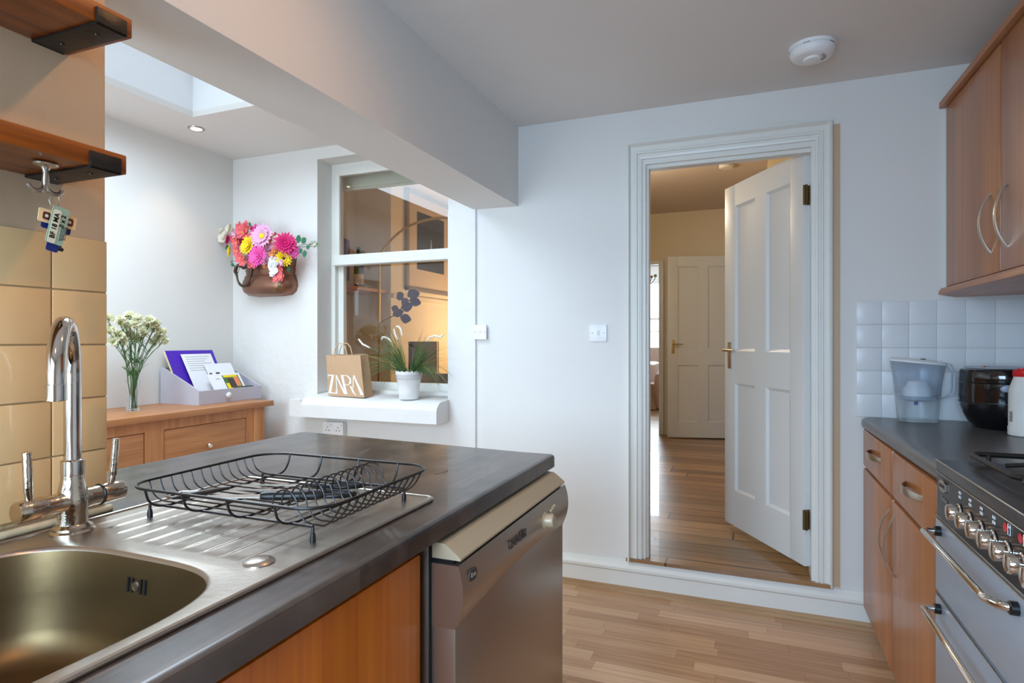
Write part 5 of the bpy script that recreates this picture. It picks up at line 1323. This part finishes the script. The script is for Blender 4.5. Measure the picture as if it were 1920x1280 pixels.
# ---- white bottle with red cap
ox_, oy2 = .885, 2.60
bt = thing('cleaner_bottle', 'white plastic bottle with a red cap in front of the rice cooker', 'bottle', (ox_, oy2, WT))
sc2 = .97
obj('bottle_body', MB().lathe([(.043, 0), (.047, .003), (.0475, .03), (.0455, .033), (.0455, .150), (.046, .152), (.0455, .158), (.032, .200), (.031, .204), (.031, .208)], (ox_, oy2, WT), (0, 0, 1), 40), 'bottle', bt)
obj('cap', MB().lathe([(.0325, .206), (.034, .208), (.033, .226), (.030, .229), (0, .229)], (ox_, oy2, WT), (0, 0, 1), 36).lathe([(.012, .229), (.011, .235), (0, .235)], (ox_ - .012, oy2 - .008, WT), (0, 0, 1), 16), 'red', bt)
m = MB()
for k in range(9):
    z = WT + .05 + k * .0045; a0 = math.radians(186 + (k % 3) * 2); a1 = math.radians(206)
    if k == 8: z += .012; a1 = math.radians(192)
    m.add([(ox_ + .0459 * math.cos(a0 + (a1 - a0) * j / 4), oy2 + .0459 * math.sin(a0 + (a1 - a0) * j / 4), z + dz) for dz in (0, .0028) for j in range(5)], [(j, j + 1, j + 6, j + 5) for j in range(4)])
obj('small_print', m, 'ink2', bt, smooth=0)

# ================================================================== LIVING ROOM (seen through the hall)
sf = thing('sofa', 'blush leather sofa under the bright living room window', 'sofa', (-1.9, 10.8, FH))
m = MB(); m.box(-2.9, -1.1, 10.55, 11.5, FH, FH + .45, .06); obj('seat', m, 'sofa', sf)
m = MB(); m.box(-2.9, -1.95, 11.2, 11.6, FH + .4, FH + .98, .09).box(-1.95, -1.0, 11.2, 11.6, FH + .4, FH + .98, .09); obj('backrest', m, 'sofa', sf)
obj('arm', MB().box(-1.75, -1.45, 10.0, 10.9, FH, FH + .72, .1), 'sofa', sf)
ac = thing('armchair', 'brown upholstered armchair just inside the living room doorway', 'armchair', (-1.45, 8.7, FH))
obj('seat', MB().box(-1.85, -1.36, 9.5, 10.0, FH + .0, FH + .42, .05), 'sofadk', ac)
obj('arm', MB().tube([(-1.33, 9.55, FH + .06), (-1.33, 9.45, FH + .3), (-1.32, 9.5, FH + .52), (-1.315, 9.75, FH + .62)], [.05, .07, .07, .05], 12), 'sofadk', ac)
obj('leg', MB().tube([(-1.33, 9.6, FH), (-1.33, 9.6, FH + .1)], .03, 10), 'copperdark', ac)
tag(obj('side_table', MB().box(-1.78, -1.50, 8.9, 9.3, FH + .50, FH + .53, .005).box(-1.55, -1.52, 8.92, 8.95, FH, FH + .5).box(-1.77, -1.74, 8.92, 8.95, FH, FH + .5).box(-1.55, -1.52, 9.25, 9.28, FH, FH + .5).box(-1.77, -1.74, 9.25, 9.28, FH, FH + .5), 'oak'), 'small wooden table in the living room, seen through the far doorway', 'table')
chd = thing('chandelier', 'small chandelier hanging in front of the living room window', 'chandelier', (-1.62, 10.0, 2.8))
obj('rod', MB().tube([(-1.62, 10, 2.8), (-1.62, 10, 2.3)], .012, 8), 'brass', chd)
for k in range(6):
    a = 2 * PI * k / 6; c = Vector((-1.62, 10, 2.25))
    obj('arm', MB().tube(bez(c, c + Vector((math.cos(a) * .1, math.sin(a) * .1, -.14)), c + Vector((math.cos(a) * .17, math.sin(a) * .17, .03)), 8), .008, 6).lathe([(.0, 0), (.028, .012), (.024, .05), (0, .06)], c + Vector((math.cos(a) * .17, math.sin(a) * .17, .03)), (0, 0, 1), 10), 'brass', chd)
obj('finial', MB().lathe([(0, 0), (.03, .04), (.02, .09), (0, .12)], (-1.62, 10, 2.06), (0, 0, 1), 12), 'brass', chd)

# ================================================================== DINING ROOM (seen through the window)
pf = thing('framed_picture', 'large framed dark print on the dining room chimney breast, seen through the window', 'picture', (DXF, 4.9, 2.1))
fy0, fy1, fz0, fz1 = 4.44, 5.35, 1.68, 2.56
m = MB(); fw = .035
m.box(DXF, DXF + .03, fy0, fy1, fz0, fz0 + fw, .004).box(DXF, DXF + .03, fy0, fy1, fz1 - fw, fz1, .004).box(DXF, DXF + .03, fy0, fy0 + fw, fz0, fz1, .004).box(DXF, DXF + .03, fy1 - fw, fy1, fz0, fz1, .004)
obj('frame', m, 'frame', pf)
obj('mount', MB().box(DXF, DXF + .010, fy0 + fw, fy1 - fw, fz0 + fw, fz1 - fw), 'mountb', pf)
pr_ = obj('print', MB().box(DXF + .01, DXF + .012, fy0 + .19, fy1 - .22, fz0 + .20, fz1 - .17), 'print', pf)
obj('print_detail', MB().lathe([(0, 0), (.025, .02), (.012, .08), (.006, .12), (0, .13)], (DXF + .012, 4.88, 2.05), (0, 0, 1), 10, sx=.1).box(DXF + .0121, DXF + .0126, 4.8, 4.96, 1.98, 2.0), 'ovensteel', pr_)
fp = thing('fireplace', 'dark fireplace opening with pale stone side in the dining room', 'fireplace', (DXF, 4.78, FH))
obj('firebox', MB().box(DXF - .30, DXF - .28, 4.50, 5.05, FH, 1.24), 'dark', fp)
obj('inner_side', MB().box(DXF - .28, DXF - .01, 4.501, 4.52, FH, 1.24).box(DXF - .28, DXF - .01, 5.03, 5.049, FH, 1.24), 'stone', fp)
obj('mantel_shelf', MB().box(DXF - .0, DXF + .03, 4.23, 5.9, 1.60, 1.635, .004), 'cream_wall', fp)
al = thing('arc_lamp', 'brass arc floor lamp curving across the dining room window', 'lamp', (-2.75, 4.0, FH))
p = [onwall(a, b, 3.95) for a, b in ((712, 640), (708, 560), (709, 500), (716, 472), (735, 448), (760, 428), (790, 415), (820, 409), (850, 409), (880, 418))]
q = []
for i in range(1, len(p) - 2):
    for k in range(5):
        t_ = k / 5; a, b, c, d = p[i - 1], p[i], p[i + 1], p[i + 2]
        q.append(.5 * ((2 * b) + (c - a) * t_ + (2 * a - 5 * b + 4 * c - d) * t_ ** 2 + (3 * b - a - 3 * c + d) * t_ ** 3))
m = MB(); m.tube([Vector((q[0].x, 3.95, FH + .02))] + q[8:], .010, 10); obj('arc_stem', m, 'gold', al)
obj('base', MB().lathe([(.14, 0), (.14, .03), (.02, .04)], (q[0].x, 3.95, FH), (0, 0, 1), 28), 'gold', al)
vp = thing('violet_plant', 'tall dark violet leaf stem inside the dining room window', 'plant', (-2.38, 3.7, FH))
st0 = onwall(712, 605, 3.7); st1 = onwall(742, 590, 3.7); st2 = onwall(775, 556, 3.7)
obj('stem', MB().tube([Vector((st0.x - .02, 3.7, FH + .3)), st0, st1, onwall(757, 573, 3.7), st2], .004, 6), 'violet', vp)
for (a, b, dx, dz, ln, w_) in ((736, 590, .9, .25, .10, .055), (750, 594, 1, -.25, .10, .06), (748, 582, -.7, .25, .08, .05), (752, 576, 1, .1, .10, .07), (765, 572, -.6, .5, .08, .06), (768, 563, 1, -.25, .10, .06), (764, 556, .8, .5, .09, .06), (772, 553, 1, .2, .07, .05), (766, 598, -1, -.4, .06, .04), (755, 562, -.5, .6, .08, .06)):
    obj('leaf', leafm(onwall(a, b, 3.7), (dx, .1, dz), (0, -1, 0), ln * .9, w_ * 1.1), 'violet', vp)
pt_ = thing('plant_pot', 'plain brown pot holding the violet plant in the dining room', 'pot', (-2.38, 3.7, FH))
pxx = st0.x - .02
obj('pot_body', MB().lathe([(.09, 0), (.12, .28), (.11, .28), (.10, .26), (0, .26)], (pxx, 3.7, FH), (0, 0, 1), 24), 'copperdark', pt_)
dc_ = thing('dining_chair', 'grey upholstered chair with curved back inside the dining room window', 'chair', (-1.98, 3.85, FH))
cb = onwall(815, 700, 3.75)
m = MB(); 
def chb(uu, vv):
    a = (uu - .5) * 2.2; return (cb.x + .30 * math.sin(a), 3.95 - .22 * math.cos(a), FH + .45 + (cb.z - FH - .45) * vv * (1 - .12 * (2 * uu - 1) ** 4))
m.grid(chb, 20, 8); b_ = obj('backrest', m, 'chair', dc_, smooth=60); md = b_.modifiers.new('s', 'SOLIDIFY'); md.thickness = .04
obj('seat', MB().lathe([(.26, 0), (.28, .03), (.27, .08), (0, .09)], (cb.x, 3.98, FH + .40), (0, 0, 1), 28), 'chair', dc_)
for dx, dy in ((-1, -1), (1, -1), (-1, 1), (1, 1)): obj('leg', MB().tube([(cb.x + dx * .16, 3.98 + dy * .16, FH + .41), (cb.x + dx * .19, 3.98 + dy * .19, FH)], [.018, .011], 10), 'oak', dc_)
wb = thing('wine_bottle', 'dark wine bottle standing on a shelf in the dining room alcove', 'bottle', (-2.95, 4.07, 1.60))
c = onwall(673, 480, 3.98)
obj('bottle_body', MB().lathe([(.036, 0), (.038, .004), (.038, .19), (.030, .22), (.015, .25), (.0145, .31), (.016, .312), (.016, .325), (0, .326)], (c.x, 3.98, 1.66), (0, 0, 1), 24), plain('bottle_green_glass', srgb(24, 34, 28), .1), wb)
obj('label_paper', MB().lathe([(.0386, .03), (.0386, .11)], (c.x, 3.98, 1.66), (0, 0, 1), 24, cap=False), 'mountb', wb)
tag(obj('alcove_shelf', MB().box(-3.099, c.x + .12, 3.75, 4.225, 1.635, 1.66, .003), 'oak'), 'wooden shelf under the wine bottle in the dining room alcove', 'shelf')
tag(obj('purple_canvas', MB().box(-3.099, -3.075, 3.85, 4.12, 1.74, 2.08, .003), plain('purple_paint', srgb(96, 66, 130), .7)), 'small purple canvas on the dining room alcove wall', 'picture')

print('objects', len(bpy.data.objects))
